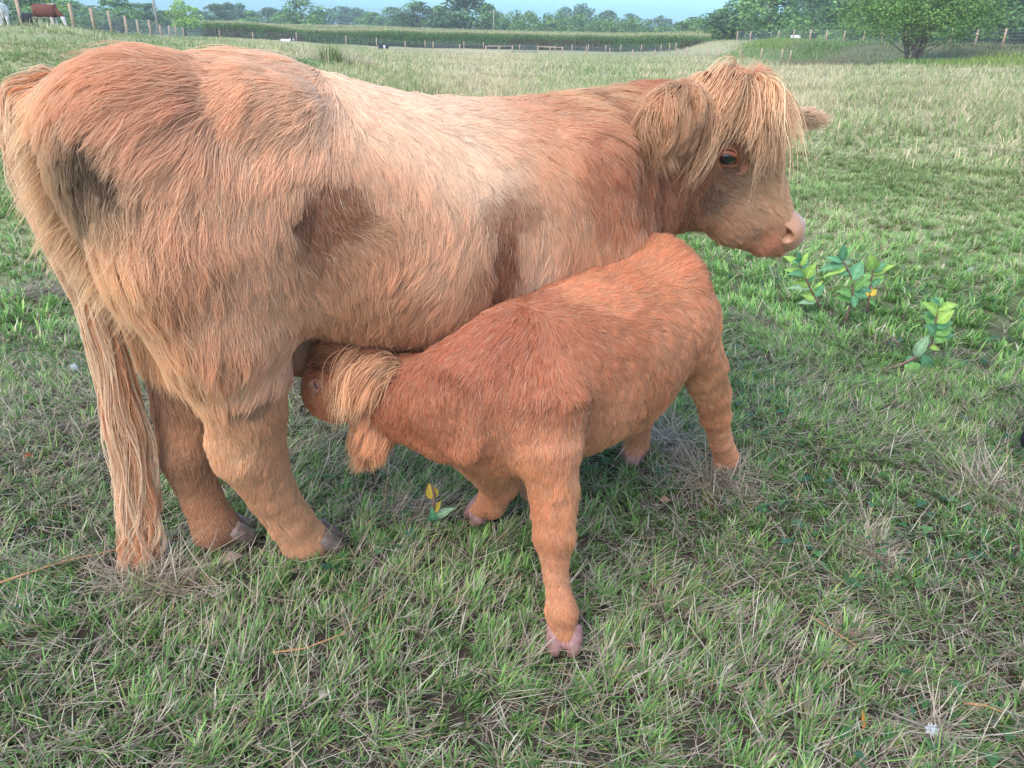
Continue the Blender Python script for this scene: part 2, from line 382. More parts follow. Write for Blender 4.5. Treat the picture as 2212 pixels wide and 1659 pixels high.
class Groom:
    """coat map: reference points on the flank carry lay direction, length and colour; smoothly interpolated in between"""
    def __init__(s, fr, rows, ydef, sig=.075):
        A = []; Dr = []; Ln = []; Cc = []
        for (px, py, dx, dy, ln, col) in rows:
            a = fr.L(px, py, ydef); b = fr.L(px + dx * 20, py + dy * 20, ydef); q = b - a
            A.append(a[[0, 2]]); Dr.append(q[[0, 2]] / np.linalg.norm(q)); Ln.append(ln); Cc.append(lin(col))
        s.A = np.array(A); s.D = np.array(Dr); s.Lh = np.array(Ln); s.C = np.array(Cc); s.sig = sig
    def __call__(s, P, N):
        q = P[:, [0, 2]]; out = []
        d2 = ((q[:, None, :] - s.A[None]) ** 2).sum(2); w = np.exp(-d2 / (2 * s.sig ** 2)) + 1e-4 / (d2 + .01) ** 1; w /= w.sum(1)[:, None]
        D = w @ s.D; g = np.stack([D[:, 0], np.zeros(len(P)), D[:, 1]], 1)
        # follow the surface: walk in the flank plane, projected on the tangent plane
        g = g - N * (g * N).sum(1)[:, None]
        Lh = w @ s.Lh; C = w @ s.C; nz = (fbm(P, 26, 61) - .5) * 1.3
        for c, rx, rz, ang, col, k, side in getattr(s, 'patches', ()):     # stains, darker swirls and a painted fold shade, each with its own outline
            dx, dz = q[:, 0] - c[0], q[:, 1] - c[1]; ca, sa = math.cos(ang), math.sin(ang); e = np.sqrt(((dx * ca + dz * sa) / rx) ** 2 + ((-dx * sa + dz * ca) / rz) ** 2) + nz
            m = np.clip((1.15 - e) / .35, 0, 1) * k * (P[:, 1] * side > -.02); C = C * (1 - m[:, None]) + lin(col) * m[:, None]; Lh = Lh * (1 - .4 * m)
        return norm(g), Lh, C
def smoothstep(x, a, b): t = np.clip((x - a) / (b - a), 0, 1); return t * t * (3 - 2 * t)
# ------------------------------------------------------------------ terrain: one sheet to the horizon, fitted to measured ground points (photo x, photo y, distance)
_tp = [(110, 57, 43), (30, 56, 40), (208, 67, 48), (276, 74, 56), (327, 76, 78), (367, 80, 100), (395, 82, 115), (600, 88, 125), (740, 97, 120), (875, 109, 118), (1050, 116, 120), (1160, 118, 120),
       (1369, 128, 105), (1466, 128, 100), (1559, 131, 92), (1714, 134, 84), (1600, 89, 112), (1700, 89, 106), (1785, 91, 100), (1823, 93, 96), (1907, 95, 88), (2054, 97, 80), (2170, 101, 70), (2300, 103, 66),
       (1640, 128, 88), (1800, 136, 68), (2000, 142, 57), (2200, 150, 50), (2350, 152, 46), (500, 74, 210), (800, 78, 220), (1000, 84, 230), (1300, 95, 230), (1500, 103, 210), (700, 100, 135), (1000, 104, 135), (1300, 110, 135), (1500, 114, 125), (450, 84, 135),
       (1750, 92, 150), (2000, 95, 140), (2212, 98, 140)]
_pts = []
for a, b, D in _tp:
    q = atd(a, b, D); _pts.append((math.atan2(q[0], q[1]), math.log(D), q[2]))
    if D < 126 and b > 104 or a < 600 and D < 116:
        for k in (.22, .4, .58, .78): _pts.append((math.atan2(q[0], q[1]), math.log(12 + (D - 12) * k), q[2] * k))
for az in range(-180, 180, 12):
    for D, z in ((3, 0), (6, 0), (12, 0), (400, .2), (700, .6)): _pts.append((R(az), math.log(D), z))
    if abs(az) > 40:
        for D in (30, 60, 120): _pts.append((R(az), math.log(D), .1))
_pts = np.array(_pts)
def zter(x, y):
    x = np.atleast_1d(np.asarray(x, float)); y = np.atleast_1d(np.asarray(y, float)); r = np.hypot(x, y) + 1e-6
    az = np.arctan2(x, y); lr = np.log(r); out = np.zeros(len(x))
    for s in range(0, len(x), 100000):
        a = az[s:s + 100000, None] - _pts[None, :, 0]; a = (a + math.pi) % (2 * math.pi) - math.pi
        d2 = (a / .12) ** 2 + ((lr[s:s + 100000, None] - _pts[None, :, 1]) / .16) ** 2
        w = 1 / (d2 + .02) ** 2; out[s:s + 100000] = (w * _pts[None, :, 2]).sum(1) / w.sum(1)
    out *= smoothstep(r, 8, 20)
    P = np.stack([x, y, np.zeros_like(x)], 1)
    out += (fbm(P, .35, 5) - .5) * .16 * smoothstep(r, 5, 25)
    out += (fbm(P, 2.2, 9) - .5) * .03 * smoothstep(r, 1, 3)
    return out
def Z(x, y): return float(zter(x, y)[0])
_rr = np.concatenate([[0.0], np.geomspace(.35, 640, 230)]); _az = np.radians(np.concatenate([np.arange(-50, 50, .5), np.arange(50, 310, 4.)]))
RR, AA = np.meshgrid(_rr[1:], _az, indexing='ij'); X = (RR * np.sin(AA)).ravel(); Yy = (RR * np.cos(AA)).ravel()
Vt = np.stack([np.r_[0., X], np.r_[0., Yy], np.r_[0., zter(X, Yy)]], 1); na = len(_az); nr = len(_rr) - 1
i, j = np.meshgrid(np.arange(nr - 1), np.arange(na), indexing='ij'); j2 = (j + 1) % na
Fq = np.stack([1 + i * na + j, 1 + i * na + j2, 1 + (i + 1) * na + j2, 1 + (i + 1) * na + j], -1).reshape(-1, 4)[:, ::-1]
Ft = np.stack([np.zeros(na, int), 1 + (np.arange(na) + 1) % na, 1 + np.arange(na)], 1)[:, ::-1]
def cover(x, y):
    """0..1 fields: green share, straw share (dry grass), by place in the pasture"""
    P = np.stack([x, y, np.zeros_like(x)], 1); r = np.hypot(x, y); az = np.degrees(np.arctan2(x, y))
    n = fbm(P, .9, 21, 4); n2 = fbm(P / np.maximum(r, 8)[:, None] * 8, .9, 31, 4)
    dry = .34 + 1.2 * (n - .5)
    tall = smoothstep(r, 9, 16) * (1 - smoothstep(-az, 16, 24))
    dry = dry * (1 - tall) + (.62 + 1.3 * (n2 - .5)) * tall
    return np.clip(dry, 0, 1), tall
dry, tall = cover(Vt[:, 0], Vt[:, 1]); rV = np.hypot(Vt[:, 0], Vt[:, 1])[:, None]
soil = np.array([.055, .045, .032]); gr = np.array([.14, .20, .07]); st = np.array([.40, .35, .20])
farc = gr + (st - gr) * dry[:, None]; k = smoothstep(rV, 2, 7); tc = soil * (1 - k) + farc * k
azV = np.degrees(np.arctan2(Vt[:, 0], Vt[:, 1]))
bank = (smoothstep(azV, 15, 20) * smoothstep(rV[:, 0], 55, 66) * (1 - smoothstep(rV[:, 0], 100, 110)))[:, None]
tc = tc * (1 - bank * .8) + np.array([.07, .095, .04]) * bank * .8
q = ground(1965, 126, -.4); dd = np.hypot(Vt[:, 0] - atd(1960, 124, 59)[0], Vt[:, 1] - atd(1960, 124, 59)[1]); mm = np.clip(1.6 - dd / 2.2, 0, 1)[:, None]; tc = tc * (1 - mm) + np.array([.20, .15, .11]) * mm
tc[rV[:, 0] > 160] = (.08, .11, .05)
Mter = mat_attr('pasture_soil', .95, .1, noise=(6, .35), bump=(25, .6, .02))
tag(link('ground', np_mesh('ground', Vt, [Fq, Ft], Mter, True, tc)), kind='structure')

# ------------------------------------------------------------------ grass blades
def blades(name, x, y, z, h, w, lean, bend, az, col, S=2, tipcol=1.25, mat='blade'):
    n = len(x); fd = np.stack([np.cos(az), np.sin(az)], 1); tw = az + math.pi / 2; sd = np.stack([np.cos(tw), np.sin(tw), np.zeros(n)], 1)
    V = np.zeros((n, 2 * S + 1, 3), np.float32); C = np.zeros((n, 2 * S + 1, 3), np.float32)
    p = np.stack([x, y, z], 1); step = (h / S)
    for i in range(S + 1):
        t = i / S
        if i > 0:
            a = lean + bend * (t - .5 / S); p = p + np.concatenate([fd * (np.sin(a) * step)[:, None], (np.cos(a) * step)[:, None]], 1)
        ww = (w * (1 - t ** 2 * .85) * .5)[:, None]
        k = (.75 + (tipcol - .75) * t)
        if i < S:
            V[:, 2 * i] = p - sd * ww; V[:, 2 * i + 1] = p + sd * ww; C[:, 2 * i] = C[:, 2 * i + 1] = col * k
        else: V[:, 2 * S] = p; C[:, 2 * S] = col * k
    b = (np.arange(n) * (2 * S + 1))[:, None]; Fs = []
    if S > 1: Fs.append(np.concatenate([b + np.array([[2 * i, 2 * i + 1, 2 * i + 3, 2 * i + 2]]) for i in range(S - 1)]))
    Fs.append(b + np.array([[2 * S - 2, 2 * S - 1, 2 * S]]))
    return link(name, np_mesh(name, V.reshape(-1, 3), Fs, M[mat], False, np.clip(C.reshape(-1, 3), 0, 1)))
def scatter(r0, r1, n, rs, az0=-53, az1=53):
    az0, az1 = (-82, 82) if r1 < 4 else ((-64, 64) if r1 < 10 else (az0, az1))
    r = np.sqrt(rs.uniform(r0 ** 2, r1 ** 2, n)); a = np.radians(rs.uniform(az0, az1, n)); return r * np.sin(a), r * np.cos(a)
def pal(rs, n, cols, p): c = np.array(cols)[rs.choice(len(cols), n, p=p)]; return c * rs.uniform(.75, 1.3, (n, 1))
GREEN = [(.105, .20, .055), (.155, .28, .07), (.24, .37, .09), (.095, .19, .062), (.15, .26, .085)]; GP = [.28, .27, .13, .16, .16]
DRY = [(.50, .41, .29), (.34, .27, .20), (.60, .53, .40), (.25, .19, .15), (.42, .31, .16)]; DP = [.3, .28, .16, .18, .08]
def onbank(x, y):
    r = np.hypot(x, y); a = np.degrees(np.arctan2(x, y)); return smoothstep(a, 15.5, 19) * smoothstep(r, 52, 60) * (1 - smoothstep(r, 112, 125))
def midc(x, y, col, isd, tall, rs):
    s = np.array([.58, .49, .29]); g = np.array([.25, .33, .115]); bk = onbank(x, y)[:, None]; s = s * (1 - bk) + np.array([.26, .22, .12]) * bk; g = g * (1 - bk) + np.array([.14, .20, .07]) * bk
    return np.where(isd[:, None], s * rs.uniform(.7, 1.25, (len(x), 1)), g * rs.uniform(.7, 1.3, (len(x), 1)))
def zone(name, r0, r1, n, hh, ww, S, seed, lean=(.1, .75), dryk=1., flat=False, dens_noise=True, cols=None):
    rs = np.random.RandomState(seed); x, y = scatter(r0, r1, n, rs)
    if dens_noise:                                     # tufts: pull roots towards jittered tuft centres
        P = np.stack([x, y, np.zeros(n)], 1); C, rn = clumps(P, .07 * (1 + r0 * .35), seed); k = rs.uniform(.1, .75, n)[:, None]; Q = P + (C - P) * k; x, y = Q[:, 0], Q[:, 1]; th = rn[:, 0]
    else: th = rs.rand(n)
    dry, tall = cover(x, y); isd = rs.rand(n) < dry * dryk + (th - .5) * .45 * (not flat)
    if flat: isd = rs.rand(n) < .82
    col = np.where(isd[:, None], pal(rs, n, DRY, DP), pal(rs, n, GREEN, GP) * (.8 + .5 * th[:, None]))
    if not flat: kk = smoothstep(np.hypot(x, y), 2.4, 9)[:, None]; col = col * (1 - kk) * (1 + .5 * smoothstep(np.hypot(x, y), 2.2, 4.5)[:, None]) + midc(x, y, col, isd, tall, rs) * kk
    h = rs.uniform(hh[0], hh[1], n) * (.55 + .9 * th) * (1 + .9 * tall * (r0 > 5)); w = ww * rs.uniform(.5, 1.3, n) * np.where(isd, .75, 1.)
    if r0 > 8: h = h * (.45 + 1.25 * fbm(np.stack([x, y, x * 0], 1), .8, 66, 3))
    if flat: ln = rs.uniform(1.1, 1.5, n); bd = rs.uniform(-.6, .35, n); z = zter(x, y) + rs.uniform(.004, .035, n)
    else: ln = rs.uniform(lean[0], lean[1], n) + isd * rs.uniform(0, .5, n); bd = rs.uniform(.1, 1.3, n); z = zter(x, y) - .004
    # wisps lie in a common direction here and there
    az = rs.uniform(0, 6.283, n); fl = vnoise(np.stack([x, y, z * 0], 1), 1.6, 77) * 9; az = np.where(rs.rand(n) < .45, fl + rs.normal(0, .5, n), az)
    return tag(blades(name, x, y, z, h, w, ln, bd, az, col, S), kind='stuff')
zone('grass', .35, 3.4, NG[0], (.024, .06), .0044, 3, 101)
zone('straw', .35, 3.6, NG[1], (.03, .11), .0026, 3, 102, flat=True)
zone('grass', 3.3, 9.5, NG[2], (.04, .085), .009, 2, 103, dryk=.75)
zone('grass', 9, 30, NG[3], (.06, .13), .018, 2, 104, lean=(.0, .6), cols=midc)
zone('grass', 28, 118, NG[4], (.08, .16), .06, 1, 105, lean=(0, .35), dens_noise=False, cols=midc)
# clover and small broad leaves low in the sward
rs = np.random.RandomState(9); n = NG[5]; x, y = scatter(.7, 5, n, rs); P = np.stack([x, y, x * 0], 1); kp = vnoise(P, 2.3, 88) > .52; x, y = x[kp], y[kp]; n = len(x)
V = []; Fc = []; Cc = []; zz = zter(x, y) + rs.uniform(.01, .04, n); rad = rs.uniform(.004, .009, n); a0 = rs.uniform(0, 6.28, n); col = pal(rs, n, [(.06, .15, .05), (.09, .20, .07), (.05, .13, .07)], [.4, .3, .3])
tilt = rs.uniform(-.5, .5, (n, 2))
for k3 in range(3):
    a = a0 + k3 * 2.094; c = np.stack([x + rad * np.cos(a), y + rad * np.sin(a)], 1)
    for q in range(6):
        th = q * 1.047 + a; dx = rad * .95 * np.cos(th); dy = rad * .95 * np.sin(th)
        V.append(np.stack([c[:, 0] + dx, c[:, 1] + dy, zz + (c[:, 0] + dx - x) * tilt[:, 0] + (c[:, 1] + dy - y) * tilt[:, 1]], 1)); Cc.append(col)
V = np.stack(V, 1).reshape(-1, 3); Cc = np.stack(Cc, 1).reshape(-1, 3); b = (np.arange(n) * 18)[:, None]
Fs = [np.concatenate([b + 6 * k3 + np.array([[0, 1, 2, 3]]) for k3 in range(3)] + [b + 6 * k3 + np.array([[0, 3, 4, 5]]) for k3 in range(3)])]
tag(link('clover', np_mesh('clover', V, Fs, M['mleaf'], False, Cc)), kind='stuff')
# goldenrod and weeds on the bank
for (px, py, D, rx, ry, n, yel) in ((630 + 1010, 112, 98, 3.4, 5, 5000, .5), (1590, 118, 92, 2.2, 4, 2500, .3), (2110, 128, 58, 2.6, 3, 5000, .55), (1690, 98, 104, 4, 3, 3000, .3), (2030, 132, 58, 2.5, 2, 2000, .1), (1760, 105, 90, 5, 6, 3000, .0)):
    rs = np.random.RandomState(px); c = atd(px, py, D); x = c[0] + rs.normal(0, rx * .5, n); y = c[1] + rs.normal(0, ry * .5, n)
    col = np.where(rs.rand(n, 1) < yel, np.array([.36, .42, .09]) * rs.uniform(.6, 1.2, (n, 1)), np.array([.18, .29, .08]) * rs.uniform(.6, 1.3, (n, 1)))
    tag(blades('weeds', x, y, zter(x, y), rs.uniform(.15, .5, n), np.full(n, .08), rs.uniform(0, .5, n), rs.uniform(0, .6, n), rs.uniform(0, 6.28, n), col, 1), kind='stuff')

# ragged broad-leaved weeds and dry stalks standing on the rise behind the cow's back
for (px, py, D, rx, ry, n, hh, ww_, cc, sd_) in ((632, 112, 24, .95, 1.0, 900, (.10, .34), .05, (.20, .32, .12), 3), (720, 108, 27, 1.3, 1.5, 1300, (.25, .62), .012, (.55, .46, .30), 4), (716, 104, 26, .35, .4, 160, (.4, .8), .03, (.24, .30, .12), 5), (40, 105, 14, .7, .7, 2600, (.10, .26), .012, (.16, .30, .08), 6), (150, 70, 39, 1.6, .7, 500, (.15, .45), .03, (.50, .50, .26), 7)):
    rs = np.random.RandomState(sd_); c = atd(px, py, D); x = c[0] + rs.normal(0, rx * .5, n); y = c[1] + rs.normal(0, ry * .5, n); z = zter(x, y)
    up = rs.uniform(0, hh[1] * .7, n) * (ww_ > .04); col = np.array(cc)[None] * rs.uniform(.6, 1.35, (n, 1))
    ln = rs.uniform(.7, 1.5, n) if ww_ > .04 else rs.uniform(0, .45, n)
    tag(blades('weeds', x, y, z + up, rs.uniform(*hh, n) * (.55 if ww_ > .04 else 1), np.full(n, ww_), ln, rs.uniform(0, .7, n), rs.uniform(0, 6.28, n), col, 2), kind='stuff')
# ------------------------------------------------------------------ maize field beyond the pasture (uncountable stalks)
def maize():
    rs = np.random.RandomState(7); xs = []; ys = []; rows_ = []
    a = atd(440, 84, 137); b = atd(800, 99, 133); c = atd(1150, 107, 135); d = atd(1530, 114, 128)
    front = np.array([a, b, c, d]); tt = np.linspace(0, 3, 1500); fx = np.interp(tt, range(4), front[:, 0]); fy = np.interp(tt, range(4), front[:, 1])
    for r in range(34):
        off = r * .8 if r < 8 else 6.4 + (r - 8) * 4.2
        n = 1500 if r < 4 else 900
        k = rs.uniform(0, 1499, n); x = np.interp(k, range(1500), fx); y = np.interp(k, range(1500), fy) + off; x = x * (1 + off / 135.) + rs.normal(0, .12, n); y = y + rs.normal(0, .08, n)
        xs.append(x); ys.append(y); rows_.append(np.full(n, r))
    x = np.concatenate(xs); y = np.concatenate(ys); r = np.concatenate(rows_); n = len(x); z = zter(x, y); h = 2.35 * rs.uniform(.9, 1.08, n)
    brown = (vnoise(np.stack([x, y * .2, z * 0], 1), .22, 5) > .52)[:, None]
    X, Y_, Zz, Hh, Ww, Ln, Bd, Az, Cl = ([] for _ in range(9))
    X.append(x); Y_.append(y); Zz.append(z); Hh.append(h * .95); Ww.append(np.full(n, .06)); Ln.append(rs.normal(0, .03, n)); Bd.append(np.zeros(n)); Az.append(rs.uniform(0, 6.28, n)); Cl.append(np.tile([.09, .15, .05], (n, 1)))
    for k in range(8):
        m = np.ones(n, bool) if k > 4 else r < 4
        mm = m.sum(); hz = (.18 + .1 * k) * h[m]; low = (k < 5)
        c = np.where(low & brown[m] & (rs.rand(mm, 1) < .6), np.array([.36, .23, .15]), np.array([.26, .43, .12])) * rs.uniform(.6, 1.4, (mm, 1))
        X.append(x[m]); Y_.append(y[m]); Zz.append(z[m] + hz); Hh.append(rs.uniform(.5, .85, mm)); Ww.append(np.full(mm, .085)); Ln.append(rs.uniform(.2, .6, mm)); Bd.append(rs.uniform(1.0, 2.0, mm)); Az.append(rs.uniform(0, 6.28, mm)); Cl.append(c)
    for k in range(3):                                                       # tassels
        X.append(x); Y_.append(y); Zz.append(z + h * .93); Hh.append(rs.uniform(.2, .38, n)); Ww.append(np.full(n, .05)); Ln.append(rs.uniform(0, .6, n)); Bd.append(rs.uniform(0, .4, n)); Az.append(rs.uniform(0, 6.28, n)); Cl.append(np.array([.55, .45, .25]) * rs.uniform(.7, 1.2, (n, 1)))
    c = np.concatenate
    return blades('maize', c(X), c(Y_), c(Zz), c(Hh), c(Ww), c(Ln), c(Bd), c(Az), c(Cl), 2)
tag(maize(), kind='stuff')
# ------------------------------------------------------------------ trees
def tree_parts(seed, n_leaf, h=10., w=8., trunk=.25, leaf=.34, low=.12, lobes=30, multi=1, c0=(.05, .10, .03)):
    """unit tree of height h and crown width w: trunk mesh with limbs, crown mesh of small leaf clumps"""
    rs = np.random.RandomState(seed); m = MB(); B = []
    for k in range(lobes):
        t = rs.uniform(low, 1); rr = (w / 2) * math.sin(math.pi * min(.97, (.18 + .78 * t))) ** .7 * rs.uniform(.35, .85); a = rs.uniform(0, 6.283)
        B.append((rr * math.cos(a), rr * math.sin(a), h * (low + (1 - low) * t * .88) + 0, rs.uniform(.16, .29) * w * (1.1 - .45 * t)))
    B.append((0, 0, h * .88, .13 * w)); B = np.array(B)
    for q in range(multi):
        a0 = rs.uniform(0, 6.28); sp = .0 if multi == 1 else .9
        base = np.array([.3 * sp * math.cos(q * 6.28 / multi), .3 * sp * math.sin(q * 6.28 / multi), -.3]); top = np.array([rs.normal(0, .25) + sp * 1.6 * math.cos(q * 6.28 / multi), rs.normal(0, .25) + sp * 1.6 * math.sin(q * 6.28 / multi), h * .75])
        pts = [base + (top - base) * t + np.array([rs.normal(0, .1), rs.normal(0, .1), 0]) * t for t in np.linspace(0, 1, 7)]; pts[0] = base
        m.tube(pts, np.linspace(trunk, trunk * .25, 7), 8)
        for k in rs.choice(len(B), min(8, len(B)), replace=False):
            b = B[k]; s = pts[rs.randint(1, 5)]; mid = (s + b[:3]) / 2 + np.array([0, 0, -.06 * h * .3]); m.tube([s, mid, b[:3]], [trunk * .4, trunk * .22, trunk * .08], 5, cap=False)
    k = rs.choice(len(B), n_leaf, p=B[:, 3] ** 2 / (B[:, 3] ** 2).sum()); d = norm(rs.normal(0, 1, (n_leaf, 3))); d[:, 2] = np.abs(d[:, 2]) * np.where(rs.rand(n_leaf) < .66, 1, -1)
    rad = B[k, 3] * rs.uniform(.55, 1.12, n_leaf) ** .6; P = B[k, :3] + d * rad[:, None] * np.array([1, 1, .8])
    P += (np.stack([vnoise(P, 1.1, s) for s in (1, 2, 3)], 1) - .5) * .9
    nn = norm(d + rs.normal(0, .55, (n_leaf, 3))); t1 = norm(np.cross(nn, rs.normal(0, 1, (n_leaf, 3)))); t2 = np.cross(nn, t1); s = leaf * rs.uniform(.5, 1.3, n_leaf)[:, None]
    V = np.stack([P - t1 * s * .5, P + t2 * s * .34 + nn * s * .08, P + t1 * s * .55, P - t2 * s * .34 + nn * s * .05], 1).reshape(-1, 3); Fx = (np.arange(n_leaf) * 4)[:, None] + np.arange(4)[None]
    tone = (.65 + .7 * rs.rand(len(B)))[k] * rs.uniform(.6, 1.45, n_leaf); C = np.repeat(np.array(c0)[None] * np.array([1.75, 1.62, 1.35]) * tone[:, None] * np.array([1, 1, 1]), 4, axis=0)
    return m.mesh('trunk', M['bark']), np_mesh('crown', V, Fx, M['leaf'], False, np.clip(C, 0, 1))
NL = TREE_LEAVES
kinds = {'dark': [tree_parts(201 + i, NL, 10, 8.5, c0=(.065, .125, .050), leaf=.5) for i in range(3)],
         'mid': [tree_parts(211 + i, NL, 10, 8.5, c0=(.095, .18, .060), leaf=.5) for i in range(3)],
         'light': [tree_parts(221 + i, NL, 10, 8, c0=(.18, .29, .07), leaf=.45) for i in range(2)],
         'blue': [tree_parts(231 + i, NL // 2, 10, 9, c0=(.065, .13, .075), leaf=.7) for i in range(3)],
         'bush': [tree_parts(241 + i, NL, 6, 9, low=.02, c0=(.095, .175, .06), leaf=.42, trunk=.18) for i in range(3)],
         'near': [tree_parts(251, NL * 6, 7, 9.5, trunk=.13, low=.25, lobes=60, multi=5, leaf=.16, c0=(.078, .145, .042))]}
LAB = {'dark': 'dark green tree', 'mid': 'mid green tree', 'light': 'bright yellow-green tree', 'blue': 'distant hazy blue-green tree', 'bush': 'rounded bush', 'near': 'spreading tree'}
def put_tree(kind, i, px, top, wpx, D, where, base=None):
    q = atd(px, 60, D); z = Z(q[0], q[1]); zt = atd(px, top, D)[2]; hh = max(zt - z, 2.); ww = wpx * D / FOC * 1.08
    tm, cm = kinds[kind][i % len(kinds[kind])]; H0 = 6. if kind == 'bush' else (7. if kind == 'near' else 10.); W0 = {'bush': 9., 'light': 8., 'blue': 9., 'near': 9.5}.get(kind, 8.5)
    o = empty('tree' if kind != 'bush' else 'bushy_tree', (q[0], q[1], z), (i * 2.4 + px) % 6.28, label=None, cat='tree', group='trees along the field edge' if kind != 'near' else None)
    o['label'] = LAB[kind] + ' ' + where
    o.scale = (ww / W0, ww / W0, hh / H0 * 1.02)
    link('trunk', tm, o); link('crown', cm, o)
    return o
TREES = [('dark', -60, -60, 150, 95, 'at far left behind the pasture fence, beyond the white cow'), ('mid', 30, -45, 130, 105, 'behind the fence above the white cow\'s back'), ('light', 105, -12, 90, 115, 'behind the fence above the black calf and the red cow'), ('mid', 160, 2, 80, 150, 'behind the fence just right of the red cow\'s back'),
  ('mid', 215, 12, 90, 160, 'behind the fence, second tree right of the red cow'), ('mid', 262, -4, 110, 165, 'with a high crown behind the fence, left of the first utility pole'), ('blue', 300, 22, 56, 220, 'low between two greener crowns left of the utility pole'), ('dark', 325, 6, 56, 200, 'touching the left side of the first utility pole'), ('dark', 358, 24, 50, 220, 'between the utility pole and the bright tree'),
  ('light', 398, 0, 60, 170, 'standing alone in front of darker trees, near the first utility pole'), ('blue', 432, 20, 60, 240, 'directly right of the bright yellow-green tree'), ('dark', 468, 10, 56, 250, 'behind the left end of the maize field'), ('blue', 494, 5, 50, 270, 'with the tallest tip above the left end of the maize field'), ('blue', 522, 6, 60, 280, 'with a rounded top, second beyond the left end of the maize'), ('mid', 548, 24, 64, 235, 'in front of the blue trees beyond the left maize end'),
  ('blue', 590, 16, 60, 290, 'with sky on both sides, left of the tallest maize-side tree'), ('mid', 612, 28, 52, 240, 'low beside the tallest tree over the maize'), ('mid', 652, -10, 80, 210, 'tallest over the left half of the maize field'), ('blue', 696, 22, 60, 250, 'just right of the tallest tree over the maize'), ('blue', 738, 12, 52, 320, 'left one of the faint pair over the middle of the maize'), ('blue', 770, 16, 60, 340, 'right one of the faint pair over the middle of the maize'), ('mid', 806, 26, 60, 270, 'low and rounded over the middle of the maize'),
  ('dark', 850, 14, 58, 250, 'narrow and upright over the middle of the maize'), ('blue', 884, 26, 60, 280, 'between the upright dark tree and the big group by the pole'), ('dark', 905, 2, 76, 205, 'with a leaning pale trunk left of the second utility pole'), ('mid', 950, 12, 80, 210, 'in the big group, between its two darkest crowns'), ('dark', 1005, -14, 120, 200, 'biggest of the group left of the second utility pole'), ('mid', 1052, 8, 50, 198, 'directly behind the second utility pole'),
  ('blue', 1218, 13, 40, 330, 'left one of two crowns rising over the hedge'), ('blue', 1258, 6, 46, 330, 'right and taller one of two crowns rising over the hedge'), ('blue', 1310, 22, 46, 340, 'flat topped over the hedge, right of the two tall crowns'), ('blue', 1360, 28, 50, 340, 'low over the hedge, second right of the tall pair'), ('blue', 1428, 33, 40, 340, 'small and round where the hedge dips lowest'), ('blue', 1470, 48, 50, 340, 'last low crown before the wood on the bank'),
  ('mid', 1505, 36, 90, 180, 'at the left foot of the wood on the bank'), ('mid', 1550, 18, 90, 160, 'second on the rising left edge of the wood on the bank'), ('dark', 1605, -4, 110, 140, 'reaching the picture top where the sky ends, behind the bank fence'), ('mid', 1665, -40, 130, 132, 'with a pale bare trunk behind the bank fence'), ('mid', 1560, 48, 70, 140, 'small, beneath the rising edge of the wood'),
  ('dark', 1738, -30, 90, 165, 'with sky glinting through it, behind the bank fence'), ('blue', 1770, -20, 110, 190, 'deep in the wood behind the gap above the bank fence'), ('dark', 1800, -50, 120, 140, 'left of the spreading tree, behind the bank fence'), ('mid', 1850, 40, 90, 130, 'low, close left of the spreading tree'), ('dark', 1880, -70, 140, 135, 'towering behind the spreading tree\'s left side'), ('dark', 1980, -80, 150, 130, 'towering straight behind the spreading tree'), ('dark', 2080, -80, 150, 125, 'towering behind the spreading tree\'s right side'), ('dark', 2170, -80, 150, 118, 'at the right picture edge behind the bank fence'), ('mid', 2120, 0, 120, 112, 'lower, between the spreading tree and the picture edge'), ('dark', 2270, -80, 160, 112, 'beyond the right end of the bank fence')]
for i, (kd, px, top, w, D, where) in enumerate(TREES): put_tree(kd, i, px, top, w, D, where)
HEDGE = [(1078, 30, 60), (1110, 26, 60), (1145, 28, 60), (1180, 33, 60), (1212, 30, 60), (1250, 32, 64), (1290, 38, 60), (1325, 38, 60), (1362, 42, 60), (1400, 46, 60), (1435, 52, 60), (1470, 58, 60), (1500, 62, 56)]
words = 'first second third fourth fifth sixth seventh eighth ninth tenth eleventh twelfth thirteenth'.split()
for i, (px, top, w) in enumerate(HEDGE):
    o = put_tree('bush', i, px, top, w, 205, 'of the hedge behind the maize, %s from the utility pole' % words[i]); o['group'] = 'bushy trees of the hedge behind the maize'
for i, px in enumerate(range(1720, 2260, 62)):
    o = put_tree('bush', i, px, 52, 90, 125, 'behind the bank fence, %s from the left' % words[i]); o['group'] = 'bushes under the wood on the bank'
o = put_tree('near', 0, 1985, -60, 222, 60.5, 'with several pale stems growing on the slope below the bank fence')
# ------------------------------------------------------------------ poles and wire
def upole(px, ybase, ytop, D, lab, arm):
    b = atd(px, ybase, D); t = atd(px, ytop, D); z = Z(b[0], b[1]); hgt = t[2] - z; m = MB(); m.tube([(0, 0, -.5), (0, 0, hgt)], [.17, .11], 10)
    o = empty('utility_pole', (b[0], b[1], z), 0, label=lab, cat='pole', group='utility poles'); m.build('post', M['pole'], o)
    if arm: m = MB(); m.box((-1.1, -.06, hgt - .5), (1.1, .06, hgt - .36)); m.build('crossarm', M['pole'], o)
    return np.array([b[0], b[1], z + hgt - .3])
pa = upole(341, 60, -45, 105, 'grey wooden utility pole behind the left pasture fence', False); pb = upole(1066, 76, 22, 190, 'wooden utility pole with crossarm at the left end of the hedge', True)
m = MB(); pc = atd(1480, 64, 300); n1 = 20
for dz in (0, ):
    for a, b in ((pa, pb), (pb, pc)): m.tube([a + (b - a) * t - np.array([0, 0, 4 * t * (1 - t) * 1.2]) for t in np.linspace(0, 1, n1)], .022, 4)
tag(m.build('power_line', M['wire']), 'thin sagging wire strung between the two utility poles', 'power line')
